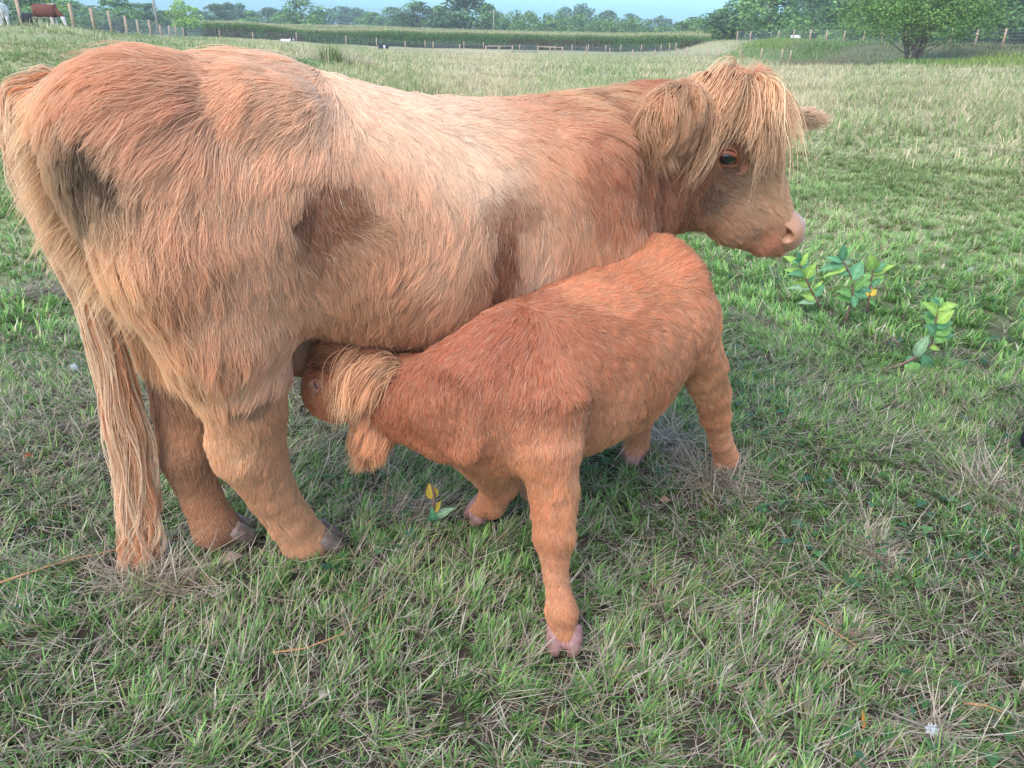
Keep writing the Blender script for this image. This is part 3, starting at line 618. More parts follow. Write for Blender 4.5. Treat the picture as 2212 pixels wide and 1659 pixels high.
# ------------------------------------------------------------------ fences
def fence(label, pts, hgt, wires=6, r=.055, mesh=True, rails=()):
    """pts: (photo x, distance) of each post"""
    P = []
    for px, D in pts: q = atd(px, 80, D); P.append((q[0], q[1], Z(q[0], q[1])))
    o = empty('wire_fence', P[0], 0, label=label, cat='fence', group='pasture fences'); P0 = np.array(P[0]); rs = np.random.RandomState(len(P)); pm = MB(); pm.tube([(0, 0, -.3), (0, 0, hgt * .5), (0, 0, hgt)], [r, r * .97, r * .94], 8); pm = pm.mesh('post', M['wood'])
    for q in P:
        c = link('post', pm, o); c.location = tuple(np.array(q) - P0); c.rotation_euler = (rs.normal(0, .02), rs.normal(0, .02), rs.uniform(0, 3)); c.scale = (1, 1, rs.uniform(.94, 1.06))
    if mesh:
        m = MB()
        for a, b in zip(P[:-1], P[1:]):
            a = np.array(a) - P0; b = np.array(b) - P0; L_ = np.linalg.norm(b - a)
            for k in range(wires): z = hgt * (.08 + .88 * k / (wires - 1)); m.tube([a + (0, 0, z), b + (0, 0, z)], .008, 3, cap=False)
            nv = int(min(L_ / .3, 14))
            for k in range(1, nv): q = a + (b - a) * k / nv; m.tube([q + (0, 0, .08 * hgt), q + (0, 0, .96 * hgt)], .006, 3, cap=False)
        m.build('wire_mesh', M['wire'], o)
    for i0, i1 in rails:
        a = np.array(P[i0]) - P0; b = np.array(P[i1]) - P0; m = MB(); m.tube([a + (0, 0, hgt * .92), b + (0, 0, hgt * .92)], .06, 6); m.build('rail', M['wood'], o)
    return o
fence('wooden posts and woven wire climbing left past the red cow', [(-60, 49), (54, 45.5), (120, 47), (165, 47.5), (208, 50), (244, 55), (276, 60), (301, 67), (327, 76), (348, 86), (367, 96), (382, 106), (398, 116)], 1.28, r=.085)
fence('short posts and wire in front of the left part of the maize', [(475, 120), (547, 122), (640, 124), (747, 124), (813, 124), (875, 122), (935, 122), (993, 121)], 1.15, r=.08)
fence('posts with two wooden rails beside the far metal gate', [(1050, 120), (1078, 120), (1107, 120), (1162, 119), (1190, 118), (1216, 117)], 1.15, mesh=False, rails=((0, 2), (3, 5)), r=.085)
fence('row of short posts and wire right of the far gate', [(1216, 116), (1268, 113), (1319, 110), (1369, 107), (1418, 103), (1466, 100), (1488, 97), (1533, 95), (1559, 92), (1603, 90), (1650, 87), (1695, 85), (1714, 84)], 1.1, r=.075)
fence('second row of posts along the lane in front of the maize', [(918, 131), (1002, 131), (1044, 130), (1123, 129), (1200, 128), (1237, 127), (1272, 126), (1310, 125), (1343, 124), (1387, 122), (1430, 120), (1448, 118), (1462, 116)], 1.1, r=.07)
fence('tall posts and woven wire along the top of the right bank', [(1592, 114), (1621, 111), (1681, 107), (1714, 105), (1750, 102), (1785, 99), (1823, 95), (1866, 92), (1907, 88), (1955, 85), (2004, 82), (2054, 79), (2110, 74), (2170, 70), (2235, 66)], 1.25, r=.085)
def gate(p, q, lab):
    a = atd(p[0], 80, p[1]); b = atd(q[0], 80, q[1]); a = np.array([a[0], a[1], Z(a[0], a[1])]); b = np.array([b[0], b[1], Z(b[0], b[1])]); o = empty('field_gate', a, 0, label=lab, cat='gate', group='metal field gates'); b = b - a; a = a * 0
    for z in (.25, .42, .6, .8, 1.02, 1.22): m = MB(); m.tube([a + (0, 0, z), b + (0, 0, z)], .03, 6); m.build('bar', M['metal'], o)
    for t in (0, .5, 1): m = MB(); m.tube([a + (b - a) * t + (0, 0, .2), a + (b - a) * t + (0, 0, 1.25)], .035, 6); m.build('upright', M['metal'], o)
gate((400, 116), (468, 120), 'dark tubular metal gate at the left end of the maize'); gate((1110, 120), (1159, 119.5), 'dark tubular metal gate between the two wooden rails')
# ------------------------------------------------------------------ the mother cow
CF = Frame((-.61, 1.60), 28)
KF = Frame((.27, 1.73), 222)
def orient(V, F):
    c = (V[F[:, 0]] + V[F[:, 2]]) / 2; n = np.cross(V[F[:, 2]] - V[F[:, 0]], V[F[:, 3]] - V[F[:, 1]])
    return F if (c * n).sum() > 0 else F[:, ::-1]
def cow_shape():
    B = Body((-.46, -.46, -.03), (1.95, .46, 1.27), .0085)
    L = CF.L
    B.trunk([(-.30, 1.11, .92, .08), (-.26, 1.15, .78, .16), (-.14, 1.168, .66, .23), (0, 1.195, .63, .265), (.13, 1.188, .60, .28), (.22, 1.15, .56, .295), (.43, 1.10, .505, .32),
             (.64, 1.09, .50, .31), (.86, 1.095, .52, .255), (1.0, 1.10, .57, .20), (1.10, 1.10, .66, .15)], k=.06)
    n0 = L(1290, 400, 0); n1 = L(1390, 356, -.02); n2 = L(1480, 325, -.05)
    B.seg(n0, n1, .215, .175, .05, .75); B.seg(n1, n2, .175, .145, .05, .75)
    B.seg(L(1360, 450, 0), L(1470, 420, -.04), .11, .09, .05, .7)
    # head
    B.seg(L(1570, 245, -.05), L(1600, 320, -.07), .108, .10, .05, .95)
    B.seg(L(1600, 320, -.07), L(1662, 465, -.115), .10, .064, .05, .85)
    B.seg(L(1652, 460, -.115), L(1662, 488, -.118), .060, .046, .03, .9)
    B.seg(L(1505, 385, -.05), L(1590, 465, -.085), .105, .072, .05, .75)
    B.seg(L(1590, 465, -.085), L(1650, 515, -.115), .07, .046, .04, .85); B.seg(L(1650, 515, -.115), L(1676, 528, -.118), .044, .034, .02)
    B.seg(L(1572, 318, -.15), L(1590, 322, -.16), .03, .028, .03)              # brow over the near eye
    # near hind leg
    B.chain([(L(330, 330, -.12), .17), (L(420, 520, -.14), .17), (L(490, 690, -.14), .138), (L(520, 800, -.13), .098), (L(534, 890, -.12), .080), (L(540, 975, -.11), .075),
             (L(583, 1060, -.10), .053), (L(628, 1125, -.095), .049), (L(662, 1172, -.09), .055)], .05, .8)
    B.seg(L(662, 1175, -.09), L(700, 1192, -.09), .05, .036, .02, .9)
    # far hind leg
    B.chain([(L(370, 420, .12), .15), (L(385, 620, .12), .125), (L(395, 760, .11), .09), (L(392, 880, .09), .060), (L(402, 990, .07), .054), (L(437, 1080, .06), .044), (L(468, 1145, .05), .055)], .05, .8)
    B.seg(L(470, 1150, .05), L(510, 1172, .045), .048, .034, .02, .9)
    # front legs
    for y, x, xf in ((-.14, .84, .715), (.14, .88, .84)):
        B.chain([((x, y, .72), .15), ((x, y, .55), .10), ((x - .01, y, .38), .065), ((xf + .02, y, .27), .052), ((xf, y, .16), .038), ((xf, y, .08), .045)], .05, .85)
        B.seg((xf, y, .07), (xf + .035, y, .03), .042, .036, .02)
    B.seg((.08, .02, .55), (.14, .02, .52), .07, .06, .05)
    B.seg((.04, -.17, 1.10), (.10, -.18, 1.09), .065, .05, .05); B.seg((.80, -.17, .95), (.84, -.19, .75), .10, .09, .05); B.seg(L(478, 955, -.11), L(492, 990, -.105), .028, .022, .03)                    # udder
    V, F = B.mesh(); V, F = keep_largest(V, F); return V, orient(V, F)
def calf_shape():
    B = Body((-.56, -.40, -.03), (1.15, .45, .90), .0065)
    L, Y, G = KF.L, KF.Y, KF.G
    B.trunk([(-.215, .70, .54, .06), (-.19, .765, .48, .10), (-.15, .802, .42, .13), (-.07, .783, .35, .165), (.02, .745, .325, .18), (.15, .74, .315, .175), (.25, .725, .32, .16),
             (.37, .70, .33, .155), (.46, .66, .37, .12), (.52, .60, .42, .07)], k=.05)
    B.seg((.36, 0, .55), Y(990, 850, 1.50), .13, .105, .06, .9)
    B.seg(Y(990, 850, 1.50), Y(880, 860, 1.57), .102, .085, .05, .9)
    B.seg(Y(880, 850, 1.57), Y(800, 830, 1.62), .09, .078, .04)
    B.seg(Y(1090, 960, 1.45), Y(960, 945, 1.50), .07, .045, .04)
    B.seg(Y(960, 945, 1.50), Y(860, 900, 1.56), .045, .045, .04)
    B.seg(Y(800, 825, 1.62), Y(728, 822, 1.645), .082, .093, .04)
    B.seg(Y(728, 822, 1.645), Y(640, 812, 1.68), .088, .064, .04)
    B.seg((-.10, .09, .70), (-.12, .09, .66), .05, .05, .04)
    B.seg(Y(640, 815, 1.68), Y(575, 800, 1.71), .058, .046, .03)
    nh = G(1562, 1022)[:2]; fh = G(1372, 992)[:2]; nf = G(1217, 1400)[:2]; ff = G(1045, 1122)[:2]
    def foot(p, y, heading=(0.8, 0.)):
        B.seg((p[0], p[1], .055), (p[0] + .02 * heading[0], p[1] + .02 * heading[1], .02), .03, .026, .015)
    B.chain([((-.15, .05, .58), .11), (L(1466, 690, .09), .082), (L(1518, 790, .10), .055), (L(1538, 850, .10), .043), (L(1545, 895, .095), .036), (L(1556, 950, .085), .028), ((nh[0] + .0, nh[1], .06), .034)], .04)
    B.seg((nh[0], nh[1], .05), (nh[0] + .03, nh[1], .022), .032, .026, .015)
    B.chain([((-.2, -.08, .55), .12), ((-.24, -.11, .38), .075), ((-.30, -.13, .26), .042), ((-.31, -.145, .16), .033), ((fh[0], fh[1], .06), .034)], .04)
    B.seg((fh[0], fh[1], .05), (fh[0] + .04, fh[1] + .02, .022), .032, .026, .015)
    B.chain([((.36, .09, .52), .11), (L(1180, 960, .13), .070), (L(1195, 1050, .16), .047), (L(1196, 1155, .195), .038), (L(1200, 1240, .215), .0215), (L(1213, 1320, .245), .027)], .035)
    B.seg(L(1213, 1320, .245), (nf[0], nf[1], .03), .033, .026, .015)
    B.chain([((.36, -.09, .46), .10), ((.37, -.13, .34), .07), (L(1080, 1045, -.17), .045), (L(1062, 1085, -.185), .036)], .035)
    B.seg(L(1062, 1088, -.185), (ff[0] + .02, ff[1], .028), .036, .027, .015)
    V, F = B.mesh(); V, F = keep_largest(V, F); return V, orient(V, F)
cowV, cowF = cow_shape(); calfV, calfF = calf_shape()
cowN = vnormals(cowV, cowF); calfN = vnormals(calfV, calfF)
from mathutils.bvhtree import BVHTree
def hitter(fr, V, F):
    bv = BVHTree.FromPolygons([tuple(v) for v in V.tolist()], F.tolist()); o = Vector(fr.loc(CAM))
    def hit(px, py):
        d = fr.loc(CAM + ray(px, py)) - fr.loc(CAM); p, n, i, dist = bv.ray_cast(o, Vector(d).normalized())
        return None if p is None else (np.array(p), np.array(n))
    return hit
cowHit = hitter(CF, cowV, cowF); calfHit = hitter(KF, calfV, calfF)
# coat map of the cow: photo point on the flank, lay direction, hair length (m), coat colour, side offset of the reference plane
TAN, ORG, PALE, GOLD, RED, DRK = (220, 170, 136), (212, 154, 116), (224, 188, 162), (222, 174, 130), (178, 108, 74), (140, 88, 66)
STAIN, BEL, FACE, LEG, FADE = (116, 92, 72), (202, 142, 102), (198, 140, 102), (206, 148, 106), (222, 184, 158)
rows = [(80, 170, -1, .7, .075, GOLD, 0), (170, 115, -1, .25, .08, ORG, 0), (60, 300, -.8, 1, .06, GOLD, 0), (100, 450, -.2, 1, .04, TAN, 0), (300, 125, -1, .1, .08, ORG, 0), (430, 120, -1, 0, .06, ORG, 0),
  (170, 230, -1, .55, .10, ORG, -.2), (260, 215, -1, .45, .09, (206, 146, 110), -.28), (300, 180, -1, .3, .08, (202, 140, 104), -.28),
  (300, 290, -.8, .7, .10, TAN, -.28), (400, 230, -1, .35, .09, (200, 142, 112), -.28), (520, 170, -1, .2, .07, TAN, -.2), (640, 200, -1, .3, .06, TAN, -.2), (600, 280, -.8, .6, .065, TAN, -.28),
  (480, 330, -.5, .9, .09, TAN, -.28), (700, 260, -.7, .7, .055, FADE, -.28), (760, 215, -.1, 1, .05, PALE, -.2), (700, 350, -.2, 1, .05, TAN, -.3),
  (830, 220, .9, .45, .05, PALE, -.1), (930, 220, 1, .3, .05, PALE, -.05), (850, 280, .5, .9, .05, FADE, -.3), (940, 280, .9, .7, .055, PALE, -.25), (1030, 330, .9, .75, .06, (226, 192, 168), -.3), (1090, 395, 1, .45, .055, (226, 192, 168), -.3),
  (1000, 225, 1, .2, .05, FADE, 0), (980, 380, .5, 1, .05, FADE, -.3), (1100, 225, 1, .25, .05, ORG, 0), (1120, 300, .9, .6, .05, TAN, -.28), (1180, 380, .4, 1, .05, ORG, -.28),
  (800, 400, .0, 1, .05, TAN, -.3), (900, 450, .1, 1, .05, TAN, -.3), (700, 470, .6, .6, .035, (150, 94, 66), -.3), (740, 430, .3, .8, .035, (158, 100, 72), -.3), (690, 520, .5, .7, .035, (158, 102, 74), -.3), (800, 490, .5, -.3, .04, (188, 134, 100), -.3),
  (640, 470, -.2, 1, .05, TAN, -.3), (850, 570, -.4, 1, .05, ORG, -.3), (950, 560, -.5, 1, .05, TAN, -.3), (1020, 500, -.1, 1, .05, TAN, -.3), (1110, 450, .1, 1, .04, (176, 122, 92), -.3),
  (1150, 520, 0, 1, .05, TAN, -.3), (1075, 560, -.1, 1, .05, (156, 94, 66), -.3), (1080, 610, -.1, 1, .05, (156, 94, 66), -.3), (1150, 600, -.2, 1, .05, FADE, -.3), (1240, 520, -.1, 1, .05, ORG, -.25), (1240, 580, -.3, 1, .05, BEL, -.25), (1330, 540, -.2, 1, .05, BEL, -.2),
  (900, 660, -.5, 1, .05, BEL, -.28), (1000, 650, -.6, 1, .05, ORG, -.28), (880, 730, -.2, 1, .05, ORG, -.2), (780, 660, .1, 1, .05, ORG, -.28), (800, 580, .2, 1, .05, ORG, -.3), (1050, 700, -.5, 1, .05, BEL, -.2),
  (1180, 220, .9, .5, .07, (190, 128, 92), 0), (1270, 215, .8, .7, .09, GOLD, -.1), (1330, 210, .6, .9, .10, (196, 144, 104), -.1), (1380, 195, .4, 1, .09, RED, 0), (1200, 290, .6, .9, .05, ORG, -.25),
  (1260, 350, .3, 1, .06, (186, 118, 84), -.2), (1320, 300, .3, 1, .08, RED, -.18), (1390, 290, .15, 1, .08, (158, 96, 68), -.16), (1300, 440, .05, 1, .055, (186, 116, 80), -.2), (1370, 420, .1, 1, .06, RED, -.17), (1420, 400, .15, 1, .05, (168, 98, 66), -.16), (1400, 490, .1, 1, .05, (176, 108, 74), -.14), (1460, 470, .3, 1, .03, RED, -.14),
  # rump dung stain and thigh
  (195, 300, -.1, 1, .06, STAIN, -.2), (215, 350, .2, 1, .05, STAIN, -.22), (225, 395, 0, 1, .06, (134, 98, 70), -.22), (160, 400, .2, 1, .06, (118, 88, 66), -.15),
  (320, 360, -.2, 1, .10, TAN, -.3), (400, 430, -.1, 1, .09, TAN, -.3), (300, 480, -.1, 1, .10, TAN, -.28), (220, 470, 0, 1, .09, GOLD, -.22), (230, 560, .05, 1, .10, GOLD, -.2), (270, 640, .1, 1, .10, GOLD, -.2), (550, 450, -.1, 1, .07, TAN, -.3), (420, 560, .1, 1, .07, ORG, -.28), (540, 560, .2, 1, .06, TAN, -.28),
  (350, 650, .1, 1, .10, BEL, -.25), (450, 660, .15, 1, .08, TAN, -.25), (560, 650, .5, 1, .05, TAN, -.25), (650, 690, .5, 1, .04, TAN, -.22), (340, 740, .1, 1, .12, GOLD, -.2), (400, 800, .1, 1, .11, GOLD, -.2), (470, 760, .05, 1, .10, ORG, -.22), (520, 820, 0, 1, .07, TAN, -.2), (600, 760, -.1, 1, .04, TAN, -.2), (440, 850, .1, 1, .08, GOLD, -.18),
  (500, 900, .1, 1, .035, LEG, -.15), (600, 880, .05, 1, .025, LEG, -.15), (480, 960, .2, 1, .03, GOLD, -.12), (590, 980, .1, 1, .025, BEL, -.12), (560, 1060, .5, 1, .025, LEG, -.1), (640, 1120, .6, 1, .022, LEG, -.1), (690, 1170, .8, .7, .02, LEG, -.09),
  (330, 860, .0, 1, .03, (150, 98, 74), .1), (400, 900, .1, 1, .025, BEL, .1), (380, 1000, .2, 1, .02, (164, 110, 78), .08), (440, 1090, .5, 1, .02, (188, 126, 86), .06), (490, 1150, .7, .7, .02, (150, 100, 74), .05),
  # head
  (1600, 190, .3, 1, .05, ORG, -.1), (1560, 200, -.1, 1, .05, ORG, -.14), (1540, 280, 0, 1, .03, RED, -.16), (1650, 260, .3, 1, .045, ORG, -.1), (1690, 330, .3, 1, .035, ORG, -.08), (1560, 300, 0, 1, .03, (158, 112, 88), -.16), (1510, 330, 0, 1, .03, RED, -.16), (1520, 420, .2, 1, .025, RED, -.14),
  (1570, 400, 1, .1, .03, (150, 106, 84), -.15), (1620, 420, .9, .5, .045, (206, 160, 124), -.15), (1660, 400, .4, 1, .055, (216, 170, 130), -.14), (1700, 420, .2, 1, .035, TAN, -.12), (1560, 470, .9, .5, .04, FACE, -.12), (1620, 480, .9, .4, .045, (200, 150, 114), -.15), (1680, 450, .5, 1, .018, (212, 162, 122), -.14), (1720, 455, .3, 1, .012, (196, 128, 86), -.12),
  (1640, 530, .6, .7, .014, (206, 128, 90), -.14), (1600, 520, .7, .6, .025, FACE, -.12), (1670, 510, .6, .6, .006, (206, 128, 90), -.17)]
def make_groom(fr, rows, sig):
    A, Dr, Ln, Cc = [], [], [], []
    for px, py, dx, dy, ln, col, y in rows:
        a = fr.L(px, py, y); b = fr.L(px + dx * 20, py + dy * 20, y); q = (b - a)[[0, 2]]
        A.append(a[[0, 2]]); Dr.append(q / np.linalg.norm(q)); Ln.append(ln); Cc.append(lin(col))
    g = Groom.__new__(Groom); g.A = np.array(A); g.D = np.array(Dr); g.Lh = np.array(Ln); g.C = np.array(Cc); g.sig = sig; return g
cowG = make_groom(CF, rows, .038)
def _pt(fr, px, py, y, rx, ry, ang, col, k, ppm, side=-1): a = fr.L(px, py, y); return (a[[0, 2]], rx / ppm, ry / ppm, ang, col, k, side)
cowG.patches = [_pt(CF, 200, 330, -.2, 48, 62, .2, (104, 80, 62), .75, 1100), _pt(CF, 172, 430, -.15, 16, 80, -.25, (104, 80, 62), .7, 1100), _pt(CF, 715, 470, -.3, 85, 60, .5, (150, 90, 62), .75, 1080), _pt(CF, 660, 500, -.3, 22, 60, -.3, (112, 72, 54), .7, 1080),
  _pt(CF, 1085, 550, -.3, 28, 112, -.12, (142, 82, 56), .85, 960), _pt(CF, 1100, 450, -.3, 62, 48, 0, (172, 116, 86), .6, 960), _pt(CF, 1345, 330, -.18, 40, 150, .1, (150, 90, 62), .75, 850), _pt(CF, 1260, 400, -.2, 26, 120, .05, (180, 112, 80), .6, 880), _pt(CF, 1400, 440, -.16, 20, 110, .1, (140, 82, 58), .8, 820), _pt(CF, 540, 850, -.15, 40, 24, .3, (150, 104, 76), .6, 930),
  _pt(CF, 1545, 430, -.15, 34, 26, -.5, (126, 88, 72), .6, 740), _pt(CF, 1620, 500, -.14, 26, 16, -.6, (150, 104, 82), .5, 740), _pt(CF, 1568, 295, -.16, 36, 18, 0, (130, 92, 74), .6, 740)]
krows = [(1480, 500, 1, .4, .05, (206, 138, 92), 0), (1500, 560, .7, .8, .04, (180, 108, 70), .05), (1540, 600, .3, 1, .03, ORG, .05), (1400, 550, 1, -.1, .045, (214, 146, 102), 0), (1300, 590, 1, -.2, .045, (208, 142, 100), 0), (1200, 640, .9, -.1, .04, RED, 0), (1180, 665, .3, .8, .035, (188, 124, 88), .05),
  (1130, 655, -.9, .3, .035, (178, 106, 78), 0), (1060, 700, -.8, .5, .035, (182, 108, 80), 0), (980, 745, -.7, .7, .03, (184, 108, 78), 0), (900, 785, -.5, .9, .03, RED, -.02),
  (1300, 640, 1, .25, .04, (208, 144, 102), .12), (1400, 620, 1, .35, .035, (210, 144, 100), .13), (1480, 640, .6, .9, .03, ORG, .13), (1240, 700, .7, .8, .04, (196, 130, 92), .15), (1150, 720, .3, 1, .04, (190, 122, 88), .14), (1080, 760, .0, 1, .035, (184, 116, 84), .13),
  (1340, 740, .7, .8, .035, (198, 132, 92), .17), (1430, 740, .5, 1, .03, ORG, .15), (1400, 830, .3, 1, .03, (196, 130, 88), .17), (1250, 800, .35, 1, .035, (196, 128, 88), .17), (1160, 840, .1, 1, .03, (188, 120, 84), .14), (1060, 860, -.05, 1, .03, RED, .10), (960, 850, 0, 1, .03, (184, 112, 80), .08), (890, 850, -.1, 1, .03, (182, 110, 78), .05),
  (1100, 930, .3, 1, .025, ORG, .12), (1000, 930, 0, 1, .025, RED, .05), (900, 930, .1, 1, .03, ORG, .02), (960, 975, -.2, .8, .02, (196, 124, 84), 0), (1060, 1000, -.2, 1, .03, (198, 128, 86), 0), (1110, 1010, 0, 1, .06, (214, 168, 118), .0),
  (1280, 900, .0, 1, .035, (190, 130, 92), .16), (1300, 960, .1, 1, .04, (214, 158, 112), .14), (1400, 930, .2, 1, .04, (214, 158, 112), .12), (1470, 880, .0, 1, .035, (216, 166, 120), .1), (1350, 880, .2, 1, .03, ORG, .17),
  (1190, 960, .1, 1, .022, ORG, .14), (1160, 1040, -.1, 1, .02, (210, 152, 106), .16), (1220, 1060, .1, 1, .02, ORG, .16), (1195, 1150, .05, 1, .014, (200, 136, 92), .2), (1200, 1240, 0, 1, .012, ORG, .22), (1215, 1320, 0, 1, .018, (204, 144, 102), .25),
  (1540, 700, .1, 1, .03, (206, 146, 104), .1), (1550, 780, .3, 1, .028, (210, 152, 110), .1), (1550, 860, .0, 1, .022, (206, 144, 100), .1), (1555, 950, .05, 1, .014, ORG, .09), (1565, 1000, 0, 1, .014, ORG, .08),
  (1070, 1080, -.3, 1, .014, (196, 134, 92), -.17), (1050, 1110, -.3, 1, .014, (196, 134, 92), -.18)]
kG = make_groom(KF, krows, .04)
kG.patches = [_pt(KF, 1250, 870, .16, 14, 60, -.1, (150, 94, 64), .5, 1000, 1), _pt(KF, 1048, 850, .10, 22, 100, .1, (168, 104, 74), .3, 980, 1), _pt(KF, 1330, 655, .13, 90, 30, .3, (224, 160, 116), .6, 900, 1), _pt(KF, 1370, 940, .12, 90, 22, .3, (226, 172, 126), .8, 850, 1)]  # narrow dark patch paints the shade in the fold behind the calf's foreleg
# head of the calf is turned away from the body's own plane: its map is laid in world coordinates
def seg_dist(pts, av):
    """nearest distance of each strand to the line from av[0] to av[1]"""
    a, b = np.asarray(av[0]), np.asarray(av[1]); d = b - a; t = np.clip(((pts - a) @ d) / (d @ d), 0, 1); return np.linalg.norm(pts - a - t[..., None] * d, axis=2).min(1)
def fur_for(parent, name, V, F, N, groom, n, wfun, seed, K=7, rad=.00052, clump=.20, lsc=.82, pal_=(.0, .26), pcol=(.84, .62, .42), avoid=None, gain=(1.27, 1.36, 1.30), csize=.026, droop=.25, lift=.085, wave=.04, colvar=.08, post=None, messy=.15):
    rs = np.random.RandomState(seed)
    cen = V[F].mean(1); P, Nn = sample_surface(V, F, N, wfun(cen), n, rs)
    G, Lh, C = groom(P, Nn)
    if post: G, Lh, C = post(P, Nn, G, Lh, C)
    C = C * .88 + C.mean(1)[:, None] * .12; C = C * np.array(gain); Lh = Lh * lsc
    pts, rnd = strands(P, Nn, G, Lh, K, rs, clump * (1 - .6 * smoothstep(P[:, 2], .50, .36)), csize, lift, droop, wave, seed, messy)
    if avoid is not None: ok = seg_dist(pts, avoid) > avoid[2]; pts = pts[ok]; rnd = rnd[ok]; P = P[ok]; C = C[ok]
    b = 1 + (rnd[:, 2] - .5) * 2 * colvar + rs.normal(0, colvar * .7, len(P)); pale = np.clip(rs.normal(*pal_, len(P)), 0, 1)[:, None] * smoothstep(C.mean(1), .10, .24)[:, None]
    C = C * np.clip(b, .45, 1.7)[:, None]; C = C * (1 - pale) + np.array(pcol) * pale * .9
    t = np.linspace(0, 1, K); r = rad * np.clip(1 - .75 * t ** 2, .2, 1)
    rr = r[None, :] * rs.uniform(.7, 1.3, (len(P), 1))
    return hair_object(name, pts, rr, C, parent, M['fur'])

cow = empty('highland_cow', CF.P, CF.t, label='large shaggy ginger cow with pale back standing over the suckling calf', cat='cow')
calf = empty('highland_calf', KF.P, KF.t, label='reddish ginger calf reaching under the shaggy cow to suckle', cat='calf')
noseC = CF.L(1724, 505, -.12); eyeH = cowHit(1573, 343); EYEC = (eyeH[0] - eyeH[1] * .01, eyeH[0] + norm(np.array(eyeH[1]) * .6 + norm(CF.loc(CAM) - eyeH[0]) * 1.5) * .16, .030); lidC = cowHit(1600, 358)[0]
def cow_colours(V, N):
    G, Lh, C = cowG(V, N); C = C * .8
    d = np.linalg.norm((V - noseC) * np.array([1, 1, .95]), axis=1); m = np.clip((.072 - d) / .016, 0, 1)[:, None]
    C = C * (1 - m) + np.array([.58, .34, .29]) * m
    for c, rr in ((eyeH[0], .036), (lidC, .036)):
        d = np.linalg.norm(V - c, axis=1); m = np.clip((rr - d) / .012, 0, 1)[:, None]; C = C * (1 - m) + np.array([.58, .24, .14]) * m
    h = np.clip((.045 - V[:, 2]) / .015, 0, 1)[:, None]; C = C * (1 - h) + np.array([.13, .09, .07]) * h
    for q in ((1690, 505, -.175),):
        c = CF.L(*q); d = np.linalg.norm(V - c, axis=1); m = np.clip((.026 - d) / .008, 0, 1)[:, None]; C = C * (1 - m) + np.array([.28, .11, .09]) * m
    return C
def cow_w(c):
    w = np.where(c[:, 1] > .05, .35, 1.0)
    w = np.where(c[:, 0] > CF.L(1480, 300, 0)[0], 4.5, w)
    w = np.where(c[:, 2] < .35, w * 1.5, w)
    w *= smoothstep(np.linalg.norm(c - CF.L(1716, 506, -.13), axis=1), .056, .070)
    w *= smoothstep(np.linalg.norm(c - eyeH[0], axis=1), .028, .036) * smoothstep(np.linalg.norm(c - lidC, axis=1), .022, .034)
    w *= smoothstep(c[:, 2], .035, .05)
    return w
link('body', np_mesh('cow_body', cowV, cowF, M['hide'], True, cow_colours(cowV, cowN)), cow)
fur_for(cow, 'coat', cowV, cowF, cowN, cowG, NH_COW, cow_w, 11, avoid=EYEC)
# long loose guard hairs over the coat
fur_for(cow, 'coat', cowV, cowF, cowN, cowG, NH_COW // 22, lambda c: cow_w(c) * smoothstep(c[:, 2], .3, .5) * np.where(c[:, 0] > 1.15, 2.6, 1), 12, K=9, lsc=1.0, rad=.00062, clump=.6, csize=.02, lift=.12, wave=.06, messy=.25, pal_=(.30, .2), avoid=EYEC)
# pale fringe standing off the rump
_rs = np.random.RandomState(17); _P, _N = sample_surface(cowV, cowF, cowN, smoothstep(-cowV[cowF].mean(1)[:, 0], .17, .27) * (cowV[cowF].mean(1)[:, 2] > .70) * (np.abs(cowV[cowF].mean(1)[:, 1]) < .11) + 1e-9, NH_COW // 130, _rs)
FRINGE = (_P, _N)
def calf_colours(V, N):
    G, Lh, C = kG(V, N); C = C * .75
    h = np.clip((.05 - V[:, 2]) / .012, 0, 1)[:, None]; return C * (1 - h) + np.array([.36, .19, .16]) * h
kEye = calfHit(684, 832)
def calf_w(c):
    w = np.where(c[:, 1] < -.09, .4, 1.0); w = np.where(c[:, 2] < .3, 1.5, w)
    w *= smoothstep(np.linalg.norm(c - kEye[0], axis=1), .008, .016) * smoothstep(c[:, 2], .045, .06); return w
_hd = KF.Y(700, 830, 1.64)
def calf_post(P, N, G, Lh, C):
    """on the head and front of the neck: hair lies back from the muzzle towards the neck, short on the face"""
    d = np.linalg.norm((P - KF.Y(715, 830, 1.645)), axis=1); m = smoothstep(d, .20, .13)[:, None]
    back = KF.Y(800, 860, 1.60) - KF.Y(640, 810, 1.68); back = norm(back + np.array([0, 0, -.03])); g = back[None] - N * (N @ back)[:, None]; g = norm(g)
    return norm(G * (1 - m) + g * m), Lh * (1 - m[:, 0]) + .020 * m[:, 0], C * (1 - m) + lin((196, 126, 82)) * m
link('body', np_mesh('calf_body', calfV, calfF, M['hide'], True, calf_colours(calfV, calfN)), calf)
fur_for(calf, 'coat', calfV, calfF, calfN, kG, NH_CALF, calf_w, 23, K=6, rad=.0005, csize=.018, clump=.18, lift=.085, droop=.15, lsc=.85, gain=(1.20, 1.13, 1.03), pal_=(0, .24), colvar=.13, post=calf_post)
fur_for(calf, 'coat', calfV, calfF, calfN, kG, NH_CALF // 17, lambda c: calf_w(c) * smoothstep(c[:, 2], .12, .25), 24, K=7, rad=.0006, csize=.016, clump=.55, lift=.09, droop=.2, lsc=1.0, wave=.06, messy=.22, gain=(1.22, 1.15, 1.05), pal_=(.20, .18), post=calf_post)

